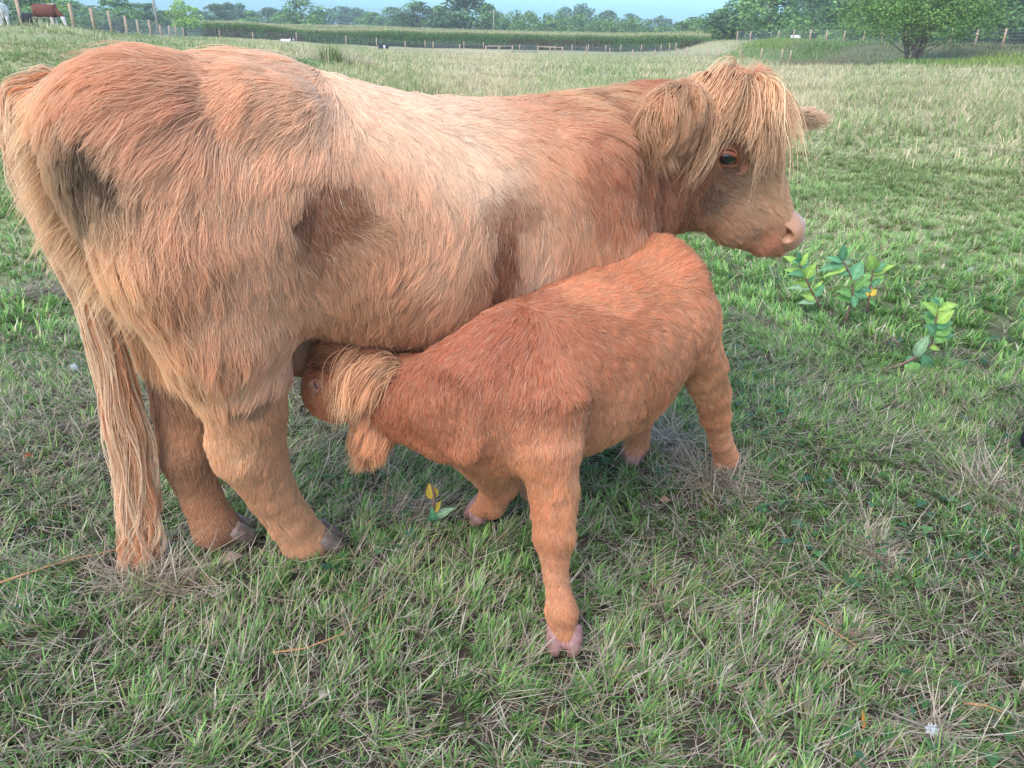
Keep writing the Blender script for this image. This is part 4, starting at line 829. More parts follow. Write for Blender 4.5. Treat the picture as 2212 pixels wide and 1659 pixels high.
# --- tufts: strands grown from picked places
def ellipsoid(c, ax, n=(20, 14)):
    u = np.linspace(0, 2 * math.pi, n[0], endpoint=False); v = np.linspace(0, math.pi, n[1])
    ax = np.array(ax); V = []; F = []
    for j in range(n[1]):
        for i in range(n[0]): V.append(np.array(c) + ax[0] * math.sin(v[j]) * math.cos(u[i]) + ax[1] * math.sin(v[j]) * math.sin(u[i]) + ax[2] * math.cos(v[j]))
    for j in range(n[1] - 1):
        for i in range(n[0]): k = (i + 1) % n[0]; F.append((j * n[0] + i, (j + 1) * n[0] + i, (j + 1) * n[0] + k, j * n[0] + k))
    V = np.array(V); F = np.array(F)
    cc = V[F].mean(1) - np.array(c); nn = np.cross(V[F[:, 2]] - V[F[:, 0]], V[F[:, 3]] - V[F[:, 1]])
    if (cc * nn).sum() < 0: F = F[:, ::-1]
    return V, F
def tuft(parent, name, P, N, G, L, seed, col, colvar=.18, K=10, rad=.0009, **kw):
    rs = np.random.RandomState(seed); avoid = kw.pop('avoid', None); gap = kw.pop('gap', 0); pts, rnd = strands(P, N, G, L, K, rs, seed=seed, **kw)
    if gap: ok = rnd[:, 3] > gap; P = P[ok]; pts = pts[ok]; rnd = rnd[ok]
    if avoid is not None:
        ok = seg_dist(pts, avoid) > avoid[2]; P = P[ok]; pts = pts[ok]; rnd = rnd[ok]
   
    b = 1 + (rnd[:, 2] - .5) * 2 * colvar + rs.normal(0, colvar * .8, len(P)); C = np.asarray(col) * np.clip(b, .4, 1.8)[:, None]; C = C * .95 + C.mean(1)[:, None] * .05
    t = np.linspace(0, 1, K); rr = rad * np.clip(1 - .8 * t ** 2, .15, 1)[None, :] * rs.uniform(.7, 1.3, (len(P), 1))
    return hair_object(name, pts, rr, C, parent, M['fur'])
def shell_ear(parent, name, c, ax, hl, seed, col, n, gdir, rad=.0008, droop=.9, lift=.5, skin=(.40, .22, .14), avoid=None):
    V, F = ellipsoid(c, ax); Nn = vnormals(V, F); rs = np.random.RandomState(seed)
    o = link(name, np_mesh(name, V, F, M['hide'], True, np.tile(skin, (len(V), 1))), parent)
    P, N = sample_surface(V, F, Nn, np.ones(len(F)), n, rs); g = np.array(gdir, float); G = g[None] - N * (N @ g)[:, None]; G = norm(G + 1e-4)
    t = (P - np.array(c)) @ norm(g) / max(np.linalg.norm(a) for a in ax); Ln = hl[0] + (hl[1] - hl[0]) * np.clip(t * .5 + .5, 0, 1)
    tuft(o, 'fringe', P, N, G, Ln, seed + 1, lin(col), rad=rad, clump=.6, csize=.02, droop=droop, lift=lift, wave=.07, messy=.3, avoid=avoid)
    return o
def cdir(fr, p0, p1, y): return fr.L(p1[0], p1[1], y) - fr.L(p0[0], p0[1], y)
# near ear of the cow
e0 = CF.L(1505, 232, -.17); e1 = CF.L(1425, 235, -.23); ec = (e0 + e1) / 2; eax = (e1 - e0) / 2
shell_ear(cow, 'ear', ec, (eax * 1.1, np.array([0, .012, .02]), np.array([.0, -.02, .038])), (.045, .125), 41, (214, 168, 128), NH_COW // 26, (-.35, -.1, -1), droop=1.0, lift=.45, avoid=(EYEC[0], EYEC[1], .05))
f0 = CF.L(1650, 226, .01); f1 = CF.L(1762, 254, .11); fc = (f0 + f1) / 2
shell_ear(cow, 'ear', fc, ((f1 - f0) / 2 * 1.1, np.array([-.012, .006, 0]), np.array([0, 0, .010])), (.02, .07), 43, (232, 196, 160), NH_COW // 120, f1 - f0 + np.array([0, 0, -.02]), droop=.25, lift=.10)
# far tuft at the horn bud and brow
def patch(hit, pts, n, seed, spread):
    """n roots on the skin around picked points"""
    rs = np.random.RandomState(seed); P = []; N = []
    while len(P) < n:
        p = pts[rs.randint(len(pts))]; h = hit(p[0] + rs.normal(0, spread), p[1] + rs.normal(0, spread))
        if h is not None: P.append(h[0]); N.append(h[1])
    return np.array(P), np.array(N)
tuft(cow, 'rump_fringe', FRINGE[0], FRINGE[1], norm(np.tile(np.array([-.8, 0, -.9]), (len(FRINGE[0]), 1))), np.random.RandomState(1).uniform(.05, .10, len(FRINGE[0])), 18, lin((230, 194, 152)), .2, K=9, rad=.0006, clump=.3, csize=.03, droop=.4, lift=.22, wave=.05, messy=.2)
pollc = CF.L(1605, 165, -.06)
P, N = patch(cowHit, [(1560, 190), (1585, 180), (1610, 175), (1640, 180), (1660, 195), (1600, 200), (1630, 200), (1545, 205)], NH_COW // 110, 51, 17)
out = (P - pollc) * np.array([1.25, .8, 0]); out[:, 0] += .004
Gd = norm(norm(out + 1e-5) * .7 + np.array([.10, -.25, -.55])); Gd = norm(Gd - N * (Gd * N).sum(1)[:, None] * .6)
rsx = np.random.RandomState(5)
tuft(cow, 'forelock', P, N, Gd, rsx.uniform(.12, .26, len(P)), 52, lin((232, 188, 146)), .36, K=12, rad=.0010, clump=.9, csize=.022, droop=.9, lift=.28, wave=.04, messy=.24, gap=.5, avoid=(EYEC[0], EYEC[1], .045))
P, N = patch(cowHit, [(1660, 185), (1675, 200), (1645, 172)], NH_COW // 900, 53, 11)
tuft(cow, 'forelock', P, N, norm(np.tile(np.array([.45, .3, .8]), (len(P), 1))), np.full(len(P), .05), 54, lin((214, 164, 130)), clump=.15, csize=.05, droop=.1, lift=.6, wave=.05)
P, N = patch(cowHit, [(1545, 175 + 25), (1555, 195)], NH_COW // 300, 55, 6)
tuft(cow, 'forelock', P, N, norm(np.tile(np.array([-.5, .1, .3]), (len(P), 1))), np.full(len(P), .05), 56, lin((176, 116, 84)), clump=.5, csize=.02, droop=.2, lift=.7, wave=.05)
# nose pad with nostrils, hairless and pink
NB = Body(CF.L(1712, 505, -.12) + np.array([-.13, -.10, -.09]), CF.L(1712, 505, -.12) + np.array([.08, .10, .08]), .0028)
NB.seg(CF.L(1684, 492, -.125), CF.L(1697, 508, -.128), .052, .047, .02, 1.08); NB.seg(CF.L(1702, 498, -.152), CF.L(1706, 506, -.10), .038, .040, .02); NB.seg(CF.L(1665, 480, -.12), CF.L(1690, 495, -.12), .045, .05, .03); NB.seg(CF.L(1696, 480, -.125), CF.L(1712, 482, -.125), .032, .026, .02, 1.25)
v_, f_ = NB.mesh(); nh_ = hitter(CF, v_, f_ if True else f_)
NOS = nh_(1694, 499)[0], nh_(1703, 515)[0]; NOU = nh_(1688, 492)[0]
for sg in (0, 1):
    mir = (lambda p: np.array([p[0], -.252 - p[1], p[2]])) if sg else (lambda p: p)
    NB.seg(mir(NOS[0]), mir(NOS[1]), .012, .0165, .005, sub=True); NB.seg(mir(NOU), mir(NOS[0]), .007, .010, .005, sub=True)
nV, nF = NB.mesh(); nV, nF = keep_largest(nV, nF); nc = nV - CF.L(1700, 503, -.12); nF = orient(nc, nF)
nC = np.tile([.62, .34, .28], (len(nV), 1)); px_ = (nV[:, 0] - CF.L(1690, 500, -.12)[0] - .3 * (nV[:, 2] - CF.L(1690, 500, -.12)[2])) / .03; nC = nC * np.clip(px_, 0, 1)[:, None] + np.array([.56, .27, .15]) * (1 - np.clip(px_, 0, 1))[:, None]
for mid_ in ((NOS[0] + NOS[1]) / 2, (NOS[0] + NOS[1]) / 2 * np.array([1, -1, 1]) + np.array([0, -.252, 0])):
    d_ = np.linalg.norm(nV - mid_, axis=1); mm_ = np.clip((.020 - d_) / .005, 0, 1)[:, None]; nC = nC * (1 - mm_) + np.array([.16, .05, .04]) * mm_
link('nose', np_mesh('nose', nV, nF, M['nose'], True, nC), cow)
# eye and lids
def eye_on(parent, h, r, ahead, lidw):
    p, n = h; c = p - n * (r * .42)
    V, F = ellipsoid(c, (np.array([r * 1.12, 0, 0]), np.array([0, r * .9, 0]), np.array([0, 0, r * .92]))); link('eye', np_mesh('eye', V, F, M['eye']), parent)
    a = norm(ahead - n * (ahead @ n)); b = np.cross(n, a); b = b if b[2] > 0 else -b
    th = np.linspace(0, 2 * math.pi, 33); m = MB()
    pts = [c + n * (r * .62) + a * (r * 1.02 * math.cos(t) + (r * .55 * max(math.cos(t), 0) ** 3)) + b * (r * (.72 if math.sin(t) > 0 else .66) * math.sin(t) - r * .35 * max(math.cos(t), 0) ** 2) - n * (abs(math.cos(t)) * r * .35) for t in th]
    m.tube(pts, lidw, 8, cap=False); m.build('eyelid', M['lid'], parent)
eye_on(cow, eyeH, .028, CF.L(1640, 370, 0) - CF.L(1570, 343, 0), .0055)
# calf: closed lashed eye
m = MB(); p, n = kEye; a = norm(KF.Y(698, 850, 1.62) - KF.Y(672, 812, 1.62)); a = norm(a - n * (a @ n)); b = np.cross(n, a)
m.tube([p + n * .004 + a * .017 * t + b * .006 * (1 - t * t) for t in np.linspace(-1, 1, 9)], .0022, 6); m.tube([p + n * .004 + a * .017 * t - b * .004 * (1 - t * t) for t in np.linspace(-1, 1, 9)], .0022, 6); m.build('eyelid', M['lid'], calf)
V, F = ellipsoid(p - n * .004, (a * .016, b * .007, n * .007)); link('eye', np_mesh('eye', V, F, M['eye']), calf)
P = np.array([p + n * .005 + a * t - b * .002 for t in np.linspace(-.015, .015, 40)]); 
tuft(calf, 'eyelash', P, np.tile(n, (40, 1)), norm(np.tile(-b * .9 - np.array([0, 0, .7]), (40, 1))), np.full(40, .022), 61, lin((206, 160, 130)), K=6, rad=.0006, clump=.1, csize=.02, droop=.3, lift=.5, wave=.02)
# calf ear and poll hair
kc = KF.Y(808, 900, 1.545)
u = KF.Y(800, 950, 1.54) - KF.Y(822, 850, 1.56)
shell_ear(calf, 'ear', kc, (norm(u) * .058, KF.Y(840, 900, 1.545) - kc, norm(np.cross(u, KF.Y(840, 900, 1.545) - kc)) * .012), (.03, .09), 63, (224, 170, 126), NH_CALF // 18, u, droop=.5, lift=.4, rad=.0007, skin=(.42, .20, .11))
m = MB(); q0 = KF.Y(826, 905, 1.525)
P, N = patch(calfHit, [(800, 775), (825, 782), (845, 790), (835, 805), (815, 795)], NH_CALF // 55, 65, 8)
g = norm(KF.Y(770, 900, 1.55) - KF.Y(815, 780, 1.60)); Gd = np.tile(g, (len(P), 1)); Gd = norm(Gd - N * (Gd * N).sum(1)[:, None] * .25)
tuft(calf, 'forelock', P, N, Gd, np.random.RandomState(3).uniform(.08, .15, len(P)), 66, lin((232, 184, 140)), .25, K=12, rad=.0009, clump=.75, csize=.02, droop=.9, lift=.5, wave=.08, messy=.22)
P, N = patch(calfHit, [(700, 765), (730, 762), (760, 765), (690, 780)], NH_CALF // 60, 67, 9)
g = norm(KF.Y(790, 775, 1.6) - KF.Y(690, 770, 1.64)); Gd = np.tile(g, (len(P), 1)); Gd = norm(Gd - N * (Gd * N).sum(1)[:, None] * .9)
tuft(calf, 'forelock', P, N, Gd, np.random.RandomState(4).uniform(.05, .09, len(P)), 68, lin((190, 134, 98)), .2, K=8, rad=.0009, clump=.7, csize=.02, droop=.2, lift=.5, wave=.08)
# calf tail, hanging behind its far side
m = MB(); tp = [(-.17, -.01, .74), (-.22, -.03, .73), (-.25, -.07, .66), (-.26, -.09, .52), (-.26, -.10, .40)]
m.tube(tp, [.022, .018, .014, .012, .012], 8, tuple(lin((160, 96, 62)))); to = m.build('tail', M['hide'], calf)

# --- the cow's long tail: strands follow the dock downwards
def tail(parent, fr, path, hw, n, seed, col):
    pth = np.array(path); k = len(pth); s = np.linspace(0, 1, k); m = MB()
    dk = pth[:int(k * .62)]; m.tube(dk, np.interp(np.linspace(0, 1, len(dk)), [0, .25, 1], [.012, .018, .010]), 10, tuple(lin((150, 100, 70)))); o = m.build('tail', M['hide'], parent)
    rs = np.random.RandomState(seed); K = 14
    s0 = rs.uniform(-.04, .80, n) ; Ls = np.where(s0 < .5, rs.uniform(.14, .30, n), rs.uniform(.15, .45, n)); Ls = np.minimum(Ls, 1.0 - s0 - rs.uniform(0, .20, n) ** 1.4)
    a = rs.uniform(0, 2 * math.pi, n); rr = rs.uniform(.35, 1, n) ** .6
    cid = rs.randint(0, 150, n); ca = rs.uniform(0, 2 * math.pi, 150)[cid]; cr = rs.uniform(.25, 1.0, 150)[cid]; ph = rs.uniform(0, 6.28, 150)[cid]; ds = rs.uniform(-.03, .03, 150)[cid]; fq_ = rs.uniform(8, 30, 150)[cid]
    P = np.zeros((n, K, 3))
    T = np.gradient(pth, axis=0); T = norm(T); sd = norm(np.cross(T, np.array([0, 1., 0])))
    for j in range(K):
        t = j / (K - 1); q = np.clip(s0 + Ls * t, 0, 1.0)
        c = np.stack([np.interp(q, s, pth[:, i]) for i in range(3)], 1); d = np.stack([np.interp(q, s, sd[:, i]) for i in range(3)], 1); w = np.interp(q, s, hw)
        w = w * (.30 + .70 * min(1, t * 2.2)) if True else w
        mixc = min(1, t * 1.4) * .92
        x = (np.cos(a) * rr) * (1 - mixc) + (np.cos(ca) * cr) * mixc; y = (np.sin(a) * rr) * (1 - mixc) + (np.sin(ca) * cr) * mixc
        wob = (.006 + .022 * smoothstep(q, .70, 1.0)) * np.sin(q * fq_ + ph) * t + .004 * np.sin(q * 47 + a)
        P[:, j] = c + d * (x * w + wob)[:, None] + np.array([0, 1., 0]) * (y * w * .55)[:, None]
        P[:, j, 2] = np.maximum(P[:, j, 2] + ds * t, .006 + .01 * rs.rand(n))
    pl = ((rs.rand(n) < .2) | (cr > .88))[:, None]; C = (np.where(pl, np.array([.74, .53, .35]), np.asarray(col))) * np.clip(1 + rs.normal(0, .2, n) + (cr - .6) * .3, .4, 1.8)[:, None]
    r = .00095 * np.clip(1 - .7 * np.linspace(0, 1, K) ** 2, .2, 1)[None, :] * rs.uniform(.7, 1.3, (n, 1))
    hair_object('tail_hair', P, r, C, o, M['fur'])
tp = [(190, 195), (112, 190), (70, 232), (60, 285), (72, 350), (102, 440), (146, 540), (190, 640), (228, 740), (258, 850), (277, 940), (296, 1030), (306, 1110), (305, 1160), (297, 1218)]
tw = [.015, .03, .05, .052, .046, .038, .032, .031, .035, .045, .050, .048, .040, .034, .026]
tail(cow, CF, [CF.L(x, y, .03) for x, y in tp], tw, NH_COW // 24, 71, lin((214, 158, 116)))
# hooves: two claws each
def hoof(parent, p, d, s, mat):
    d = norm(np.array([d[0], d[1], 0.])); sd = np.array([-d[1], d[0], 0]); o = None; m = MB()
    for k in (-1, 1):
        b = np.array([p[0], p[1], 0.]) + sd * k * .021 * s
        m.tube([b - d * .012 * s + np.array([0, 0, .062 * s]), b + np.array([0, 0, .045 * s]), b + d * .022 * s + np.array([0, 0, .024 * s]), b + d * .04 * s + np.array([0, 0, .009 * s])], [.021 * s, .023 * s, .0205 * s, .010 * s], 12)
    m.build('hoof', mat, parent)
g = CF.G(708, 1196); hoof(cow, (g[0], -.092), (1, -.1), 1.12, M['hoof']); g = CF.G(520, 1180); hoof(cow, (g[0], .045), (1, .0), 1.1, M['hoof'])
hoof(cow, (.745, -.14), (1, 0), 1.2, M['hoof']); hoof(cow, (.87, .14), (1, 0), 1.2, M['hoof'])
g = KF.G(1217, 1398); dfoot = KF.G(1217, 1440) - g; hoof(calf, g, dfoot, .95, M['hoof_pink'])
g = KF.G(1040, 1125); hoof(calf, g, KF.G(1000, 1135) - g, 1.0, M['hoof_pink']); g = KF.G(1562, 1020); hoof(calf, g, (1, .1), 1., M['hoof_pink']); g = KF.G(1370, 990); hoof(calf, g, (1, .3), 1., M['hoof_pink'])
# ------------------------------------------------------------------ other cattle
def small_cow(parent, heading_down=True, h=.026, colour=None, hair=0, seed=1):
    B = Body((-1.0, -.42, -.05), (1.75, .42, 1.5), h)
    B.trunk([(-.75, 1.15, .85, .10), (-.68, 1.27, .70, .2), (-.5, 1.32, .62, .26), (-.1, 1.27, .50, .33), (.3, 1.27, .50, .32), (.6, 1.30, .55, .26), (.78, 1.26, .62, .17)], k=.06)
    if heading_down:
        B.seg((.65, 0, 1.05), (1.05, 0, .72), .20, .14, .06, .75); B.seg((1.05, 0, .72), (1.18, 0, .52), .13, .11, .05, .8); B.seg((1.18, 0, .52), (1.26, 0, .20), .12, .075, .04, .85)
        ears = [((1.10, s * .10, .66), (1.05, s * .27, .66)) for s in (1, -1)]
    else:
        B.seg((.65, 0, 1.08), (1.0, 0, 1.32), .20, .14, .06, .75); B.seg((1.0, 0, 1.34), (1.35, 0, 1.16), .125, .075, .05, .85)
        ears = [((.98, s * .10, 1.40), (.95, s * .28, 1.40)) for s in (1, -1)]
    for a, b in ears: B.seg(a, b, .035, .03, .02)
    for s in (1, -1):
        B.chain([((-.5, s * .15, .9), .17), ((-.52, s * .17, .62), .10), ((-.66, s * .17, .42), .06), ((-.62, s * .17, .2), .05), ((-.62, s * .17, .03), .06)], .04)
        B.chain([((.55, s * .13, .8), .13), ((.53, s * .15, .5), .08), ((.55, s * .15, .3), .055), ((.55, s * .15, .03), .055)], .04)
    B.chain([((-.76, 0, 1.2), .035), ((-.84, 0, .9), .025), ((-.83, 0, .5), .03)], .02)
    V, Fb = B.mesh(); V, Fb = keep_largest(V, Fb); Fb = orient(V, Fb)
    C = colour(V); o = link('body', np_mesh('far_body', V, Fb, M['coat'], True, C), parent)
    if hair:
        rs = np.random.RandomState(seed); N = vnormals(V, Fb); P, Nn = sample_surface(V, Fb, N, np.ones(len(Fb)), hair, rs); g = np.array([-.4, 0, -1.]); G = norm(g[None] - Nn * (Nn @ g)[:, None] + 1e-4)
        tuft(parent, 'coat', P, Nn, G, np.full(hair, .03), seed, colour(P), K=5, rad=.0012, clump=.3, csize=.03, droop=.2, lift=.2, wave=.05)
    return o
brown = np.array([.13, .045, .03]); white = np.array([.62, .58, .54]); blk = np.array([.020, .018, .024])
def c_here(V):
    C = np.tile(brown, (len(V), 1)); face = (V[:, 0] > 1.08) & (V[:, 2] < .62); crest = (V[:, 2] > 1.27 - .0 * V[:, 0]) & (V[:, 0] > .2) & (np.abs(V[:, 1]) < .12) | ((V[:, 0] > .62) & (V[:, 2] > 1.40 - .55 * (V[:, 0] - .6)) & (np.abs(V[:, 1]) < .08)); belly = (V[:, 2] < .58) & (V[:, 0] > -.6); C[face | crest | belly] = white; return C
def c_white(V): C = np.tile(white, (len(V), 1)); C[(V[:, 2] > 1.2) & (V[:, 0] < -.5) & (V[:, 1] > .05)] = blk; C[V[:, 0] > .9] = blk; return C
def c_black(V): return np.tile(blk, (len(V), 1))
def c_belt(V): C = np.tile(blk, (len(V), 1)); C[(np.abs(V[:, 0] - .05) < .18) | (V[:, 0] > 1.25)] = white; return C
def c_wface(V): C = np.tile(white * .9, (len(V), 1)); C[(V[:, 0] > .9) & (V[:, 0] < 1.15)] = blk; return C
def put_cow(px, D, deg, sc, down, colour, label, cat, name, dz=0.):
    q = atd(px, 60, D); o = empty(name, (q[0], q[1], Z(q[0], q[1]) + dz), R(deg), label=label, cat=cat, group='cattle grazing far off'); o.scale = (sc,) * 3; small_cow(o, down, colour=colour); return o
put_cow(104, 43, -12, .76, True, c_here, 'red-brown cow with white face and belly grazing by the left fence', 'cow', 'grazing_cow', -.10)
put_cow(64, 42, -30, .50, True, c_black, 'small black calf grazing behind the red-brown cow', 'calf', 'grazing_calf', -.15)
put_cow(14, 40, 118, .72, True, c_white, 'white cow seen from behind at the far left end of the fence', 'cow', 'grazing_cow', -.1)
put_cow(614, 112, -10, .9, False, c_wface, 'white animal with dark cheek raising its head before the maize', 'cow', 'standing_cow', -.55)
put_cow(828, 116, 200, .75, True, c_belt, 'black cow with a white band beside a post before the maize', 'cow', 'grazing_cow', -.3)
put_cow(1722, 108, 190, .8, True, c_white, 'pale cow half hidden behind the fence on the bank', 'cow', 'grazing_cow', -.35)
# a black calf just outside the right picture edge: only its lowered muzzle shows
fq = ground(2204, 1015); o = empty('grazing_calf', (fq[0] + .70, fq[1] + .10, 0), R(188), label='black calf mostly outside the right picture edge, only its dark muzzle showing', cat='calf'); o.scale = (.55,) * 3
small_cow(o, True, h=.02, colour=c_black, hair=9000, seed=5)
# ------------------------------------------------------------------ milkweed and other broad-leaved plants
def leafmesh(m, a, b, w, nrm, col, curl=.15, seg=8):
    a = np.array(a); b = np.array(b); d = b - a; Ln = np.linalg.norm(d); t = d / Ln; s = norm(np.cross(t, nrm)); n = np.cross(s, t); V = []; C = []
    for i in range(seg + 1):
        q = i / seg; ww = w * .5 * (math.sin(math.pi * min(1, q ** .72)) ** 1.05 if 0 < q < 1 else .02); p = a + d * q + n * (curl * Ln * 4 * q * (1 - q)) - np.array([0, 0, .10 * Ln * q * q])
        for e in (-1, -.45, 0, .45, 1): V.append(p + s * ww * e + n * (abs(e) * ww * .28 + .04 * ww * math.sin(9 * q + 2 * e))); C.append(np.array(col) * (1.35 if e == 0 else 1.) * (1 + .08 * math.sin(26 * q + abs(e) * 3)))
    Fx = [(i * 5 + j, i * 5 + j + 1, (i + 1) * 5 + j + 1, (i + 1) * 5 + j) for i in range(seg) for j in range(4)]; m.add(V, Fx, np.array(C))
def Q(zx, zy): return 1641.6 + zx * .2604, 483.8 + zy * .2604
def milkweed(base, stem, leaves, label, seed, D0=None, name='milkweed'):
    rs = np.random.RandomState(seed); g = ground(*Q(*base)); Y0 = g[1]; o = empty(name, g, 0, label=label, cat='plant', group='milkweed plants in the pasture')
    pt = lambda p, dy=0.: aty(*Q(*p), Y0 + dy) - g
    m = MB(); sp = [pt(base)] + [pt(p, rs.normal(0, .004)) for p in stem]; m.tube(sp, np.linspace(.006, .003, len(sp)), 8); m.build('stem', M['stem'], o); m = MB()
    for n0, tip, w, kind in leaves:
        dy = rs.uniform(-.05, .05); a = pt(n0); b = pt(tip, dy); view = norm(CAM - (g + a)); nn = norm(view + .0 * rs.normal(0, .25, 3) + np.array([0, 0, .5]))
        c = {'l': (.30, .44, .10), 'd': (.12, .27, .13), 'm': (.18, .34, .10), 'y': (.62, .42, .06), 's': (.25, .36, .20)}[kind]
        leafmesh(m, a, b, w * .00062, nn, np.array(c) * rs.uniform(1.0, 1.3), rs.uniform(.02, .14))
    m.build('foliage', M['mleaf'], o); return o
milkweed((525, 740), [(480, 650), (415, 535), (370, 430), (325, 330), (315, 250)], [((470, 640), (310, 645), 55, 's'), ((460, 630), (335, 575), 70, 'l'), ((450, 600), (540, 490), 70, 'd'), ((420, 540), (215, 512), 50, 's'), ((440, 570), (525, 455), 45, 'l'), ((405, 515), (268, 468), 70, 'l'), ((380, 450), (200, 352), 80, 'l'), ((378, 460), (478, 290), 75, 'l'), ((370, 430), (225, 400), 70, 'd'), ((385, 470), (455, 420), 60, 'd'), ((330, 350), (195, 250), 60, 'l'), ((335, 350), (405, 220), 60, 'l'), ((325, 320), (310, 205), 45, 'd'), ((330, 330), (260, 300), 60, 'd'), ((345, 380), (400, 280), 50, 'd')], 'milkweed seedling with paired leaves nearest to the cow\'s nose', 1)
milkweed((690, 870), [(730, 730), (765, 620), (770, 540), (755, 440), (715, 350), (682, 300)], [((684, 310), (700, 130), 60, 'd'), ((690, 320), (535, 260), 50, 'd'), ((690, 318), (500, 345), 35, 's'), ((700, 335), (485, 375), 70, 'd'), ((720, 370), (525, 425), 55, 'l'), ((745, 410), (600, 400), 60, 'd'), ((765, 470), (850, 290), 105, 'd'), ((770, 560), (940, 550), 60, 'd'), ((770, 560), (900, 600), 70, 'd'), ((765, 600), (630, 535), 70, 'm'), ((755, 640), (610, 600), 60, 'm'), ((770, 580), (790, 690), 60, 'd'), ((768, 530), (740, 440), 50, 'm'), ((775, 560), (930, 400), 60, 'm'), ((690, 310), (760, 330), 40, 's'), ((690, 300), (800, 140), 40, 'm')], 'tallest milkweed with a knobbly brown stem, middle of the three upright ones', 2)
milkweed((890, 740), [(895, 670), (905, 600), (920, 500), (935, 400), (930, 300)], [((935, 390), (915, 220), 100, 'l'), ((935, 395), (1060, 310), 70, 'd'), ((935, 420), (1130, 322), 65, 'l'), ((925, 520), (1032, 410), 75, 'l'), ((925, 480), (838, 525), 50, 's'), ((915, 520), (1020, 440), 55, 'd'), ((910, 590), (972, 535), 70, 'y'), ((905, 600), (862, 550), 60, 'y'), ((930, 440), (850, 420), 60, 'm'), ((925, 470), (820, 540), 60, 'm'), ((900, 640), (960, 690), 40, 'm')], 'milkweed with yellowing lower leaves, right one of the three upright ones', 3)
milkweed((1000, 1222), [(1090, 1190), (1180, 1162), (1270, 1115), (1350, 1060), (1420, 1000), (1450, 900), (1462, 780), (1475, 690), (1480, 640)], [((1465, 760), (1345, 618), 75, 'l'), ((1475, 700), (1462, 585), 45, 'd'), ((1480, 690), (1420, 600), 45, 'd'), ((1480, 680), (1520, 600), 45, 'm'), ((1480, 720), (1650, 650), 60, 'l'), ((1460, 820), (1622, 698), 90, 'l'), ((1455, 770), (1355, 720), 60, 'd'), ((1455, 860), (1612, 800), 60, 'd'), ((1455, 850), (1355, 750), 70, 'm'), ((1450, 920), (1600, 850), 90, 'm'), ((1450, 920), (1360, 810), 80, 'd'), ((1440, 960), (1620, 900), 60, 'd'), ((1440, 960), (1560, 940), 70, 'm'), ((1285, 1105), (1425, 880), 75, 's'), ((1350, 1060), (1380, 930), 70, 'd'), ((1290, 1110), (1200, 1150), 50, 'd'), ((1200, 1165), (1310, 1290), 130, 'm'), ((1340, 1080), (1390, 1240), 90, 'd'), ((1400, 1020), (1500, 1040), 40, 'l'), ((1010, 1215), (840, 1190), 45, 's')], 'bent milkweed lying along the ground before its tip turns upright', 4)
# small weed with a yellow leaf between the cow's hind leg and the calf's fore leg
Qo = Q
def Q(x, y): return x, y
o = milkweed((930, 1140), [(935, 1110), (938, 1070), (932, 1045)], [((938, 1080), (925, 1040), 55, 'y'), ((935, 1110), (953, 1078), 30, 'y'), ((938, 1120), (985, 1092), 38, 's'), ((935, 1130), (932, 1085), 40, 'd'), ((930, 1135), (915, 1165), 22, 'y'), ((935, 1135), (1000, 1140), 26, 's'), ((935, 1138), (1010, 1135), 24, 'm'), ((930, 1138), (880, 1160), 24, 'm')], 'little trampled weed with a yellow leaf beside the calf\'s far fore hoof', 5, name='weed')
o['group'] = 'small weeds'
# ------------------------------------------------------------------ litter on the sward
def haystrands(name, px, py, rx, ry, n, seed, label, hz=.05, ln=(.08, .22), col=DRY):
    rs = np.random.RandomState(seed); g = ground(px, py); x = rs.normal(0, rx * .45, n); y = rs.normal(0, ry * .45, n); z = np.abs(rs.normal(0, hz * .5, n)) * np.exp(-(x / rx) ** 2 - (y / ry) ** 2) + .012
    o = blades(name, x, y, z, rs.uniform(*ln, n), np.full(n, .0026) * rs.uniform(.5, 1.4, n), rs.uniform(1.25, 1.75, n), rs.uniform(-1.0, .9, n), np.where(rs.rand(n) < .5, 0, math.pi) + seed * 1.3 + rs.normal(0, .75, n), pal(rs, n, col, DP), 3)
    o.location = Vector(g.tolist()); return tag(o, label, 'hay')
haystrands('hay_tuft', 1535, 1048, .17, .12, 620, 1, 'tangled heap of dry brown hay at the calf\'s near hind hoof', .04, (.06, .18))
haystrands('hay_tuft', 1440, 965, .12, .08, 500, 2, 'thin wisps of dry hay between the calf\'s hind feet', .03)
haystrands('hay_tuft', 1880, 1195, .05, .10, 350, 3, 'small matted wisp of straw on open grass right of the calf', .02, (.05, .12))
haystrands('hay_tuft', 330, 1270, .16, .07, 500, 4, 'flattened brown hay under the tip of the cow\'s tail', .02)
haystrands('hay_tuft', 905, 1105, .09, .06, 260, 5, 'dry wisps of hay beside the little yellow-leaved weed', .02, (.05, .14))
haystrands('hay_tuft', 2140, 1065, .13, .12, 450, 6, 'grey dry hay patch near the black muzzle', .02)
haystrands('hay_tuft', 2010, 1590, .07, .03, 120, 7, 'scattered pale straw around the white fluff', .015, (.05, .16))
haystrands('hay_tuft', 90, 640, .24, .14, 600, 8, 'grey dry hay patch left of the cow\'s tail', .02)
def lyingstem(pts, r, label, name='dry_stalk'):
    P = [ground(a, b, .03) for a, b in pts]; m = MB(); P0 = P[0]; m.tube([p - P0 for p in P], np.linspace(r, r * .6, len(P)), 6, tuple(lin((168, 124, 88)))); o = m.build(name, M['hide']); o.location = Vector(P0.tolist()); tag(o, label, 'dry stalk', 'dry stalks lying in the grass')
lyingstem([(-10, 1262), (60, 1238), (140, 1212), (240, 1190), (330, 1172), (400, 1160)], .0032, 'long brown stalk behind the tip of the cow\'s tail')
lyingstem([(838, 1010), (836, 1045), (832, 1075), (828, 1105)], .002, 'short brown stalk behind the calf\'s lowered ear')
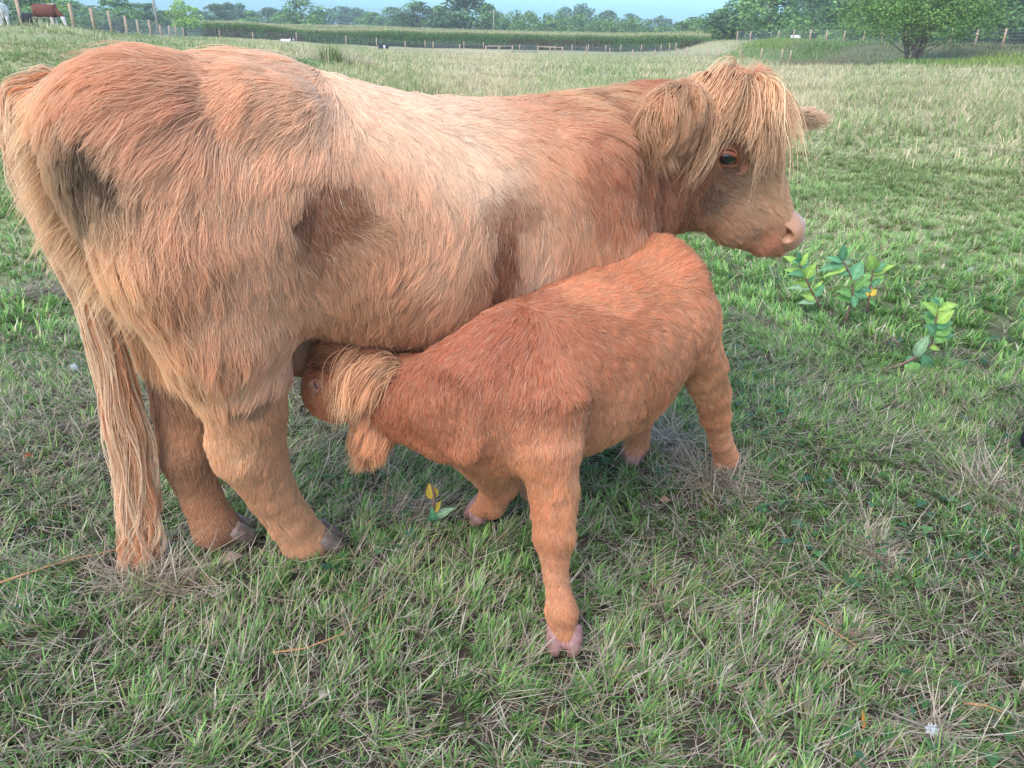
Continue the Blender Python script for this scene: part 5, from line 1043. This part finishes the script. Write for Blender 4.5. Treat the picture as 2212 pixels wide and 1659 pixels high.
lyingstem([(590, 1410), (660, 1400), (740, 1370), (780, 1320), (820, 1290)], .0022, 'curved pale stalk in the foreground below the cow\'s hind hooves')
lyingstem([(1750, 1330), (1800, 1362), (1850, 1395)], .0022, 'straight pale stalk on the grass right of the calf\'s near fore hoof')
lyingstem([(2080, 1517), (2130, 1524), (2170, 1540)], .004, 'thick pale stalk low in the right corner of the pasture')
def leaf_on_ground(px, py, w, Ln, col, label, ang, name='fallen_leaf', up=.02):
    g = ground(px, py, .02); m = MB(); d = np.array([math.cos(ang), math.sin(ang), up]) * Ln; leafmesh(m, -d / 2, d / 2, w, np.array([.1, -.3, 1]), col, .12); o = m.build(name, M['mleaf']); o.location = Vector(g.tolist()); tag(o, label, 'leaf', 'fallen leaves')
leaf_on_ground(1863, 1552, .010, .032, (.55, .20, .04), 'upright orange leaf in the foreground grass', 1.4, up=.8)
leaf_on_ground(1438, 1080, .022, .035, (.42, .24, .14), 'curled tan leaf left of the hay heap', .2)
leaf_on_ground(1846, 1368, .02, .05, (.24, .16, .12), 'grey-brown dead leaf lying above the orange leaf', .1)
leaf_on_ground(700, 1500, .02, .025, (.42, .35, .29), 'pale dry leaf scrap in the left foreground', 1.)
leaf_on_ground(505, 1205, .03, .05, (.40, .28, .22), 'crumpled dead leaf under the cow\'s far hind hoof', .6)
leaf_on_ground(62, 985, .02, .03, (.30, .07, .03), 'dark red leaf left of the cow\'s tail', .3)
for i, (px, py, s, lab) in enumerate(((2012, 1578, .008, 'tuft of white fluff low in the right corner of the grass'), (160, 795, .012, 'tuft of white fluff left of the cow\'s tail'), (2096, 585, .014, 'pale fluff on the open grass above the milkweeds'))):
    rs = np.random.RandomState(i); g = ground(px, py, .03); n = 160; P = rs.normal(0, s * .35, (n, 3)); Nn = norm(P + 1e-5); o = empty('fluff', g, 0, label=lab, cat='fluff', group='tufts of fluff in the grass')
    tuft(o, 'down', P, Nn, norm(rs.normal(0, 1, (n, 3))), np.full(n, s), i, (.75, .75, .74), K=5, rad=.0007, clump=.2, csize=.02, droop=.3, lift=.6, wave=.2)
# ------------------------------------------------------------------ the evening air: thin even haze round everything below the sky
mh = bpy.data.materials.new('haze'); mh.use_nodes = True; nh_ = mh.node_tree; nh_.nodes.clear(); ov = nh_.nodes.new('ShaderNodeOutputMaterial'); pv = nh_.nodes.new('ShaderNodeVolumePrincipled')
pv.inputs['Color'].default_value = (.86, .92, 1, 1); pv.inputs['Density'].default_value = HAZE; pv.inputs['Anisotropy'].default_value = .0; nh_.links.new(pv.outputs[0], ov.inputs['Volume'])
if HAZE > 0:
    m = MB(); m.box((-660, -660, -12), (660, 660, 20)); tag(m.build('haze', mh), kind='stuff')
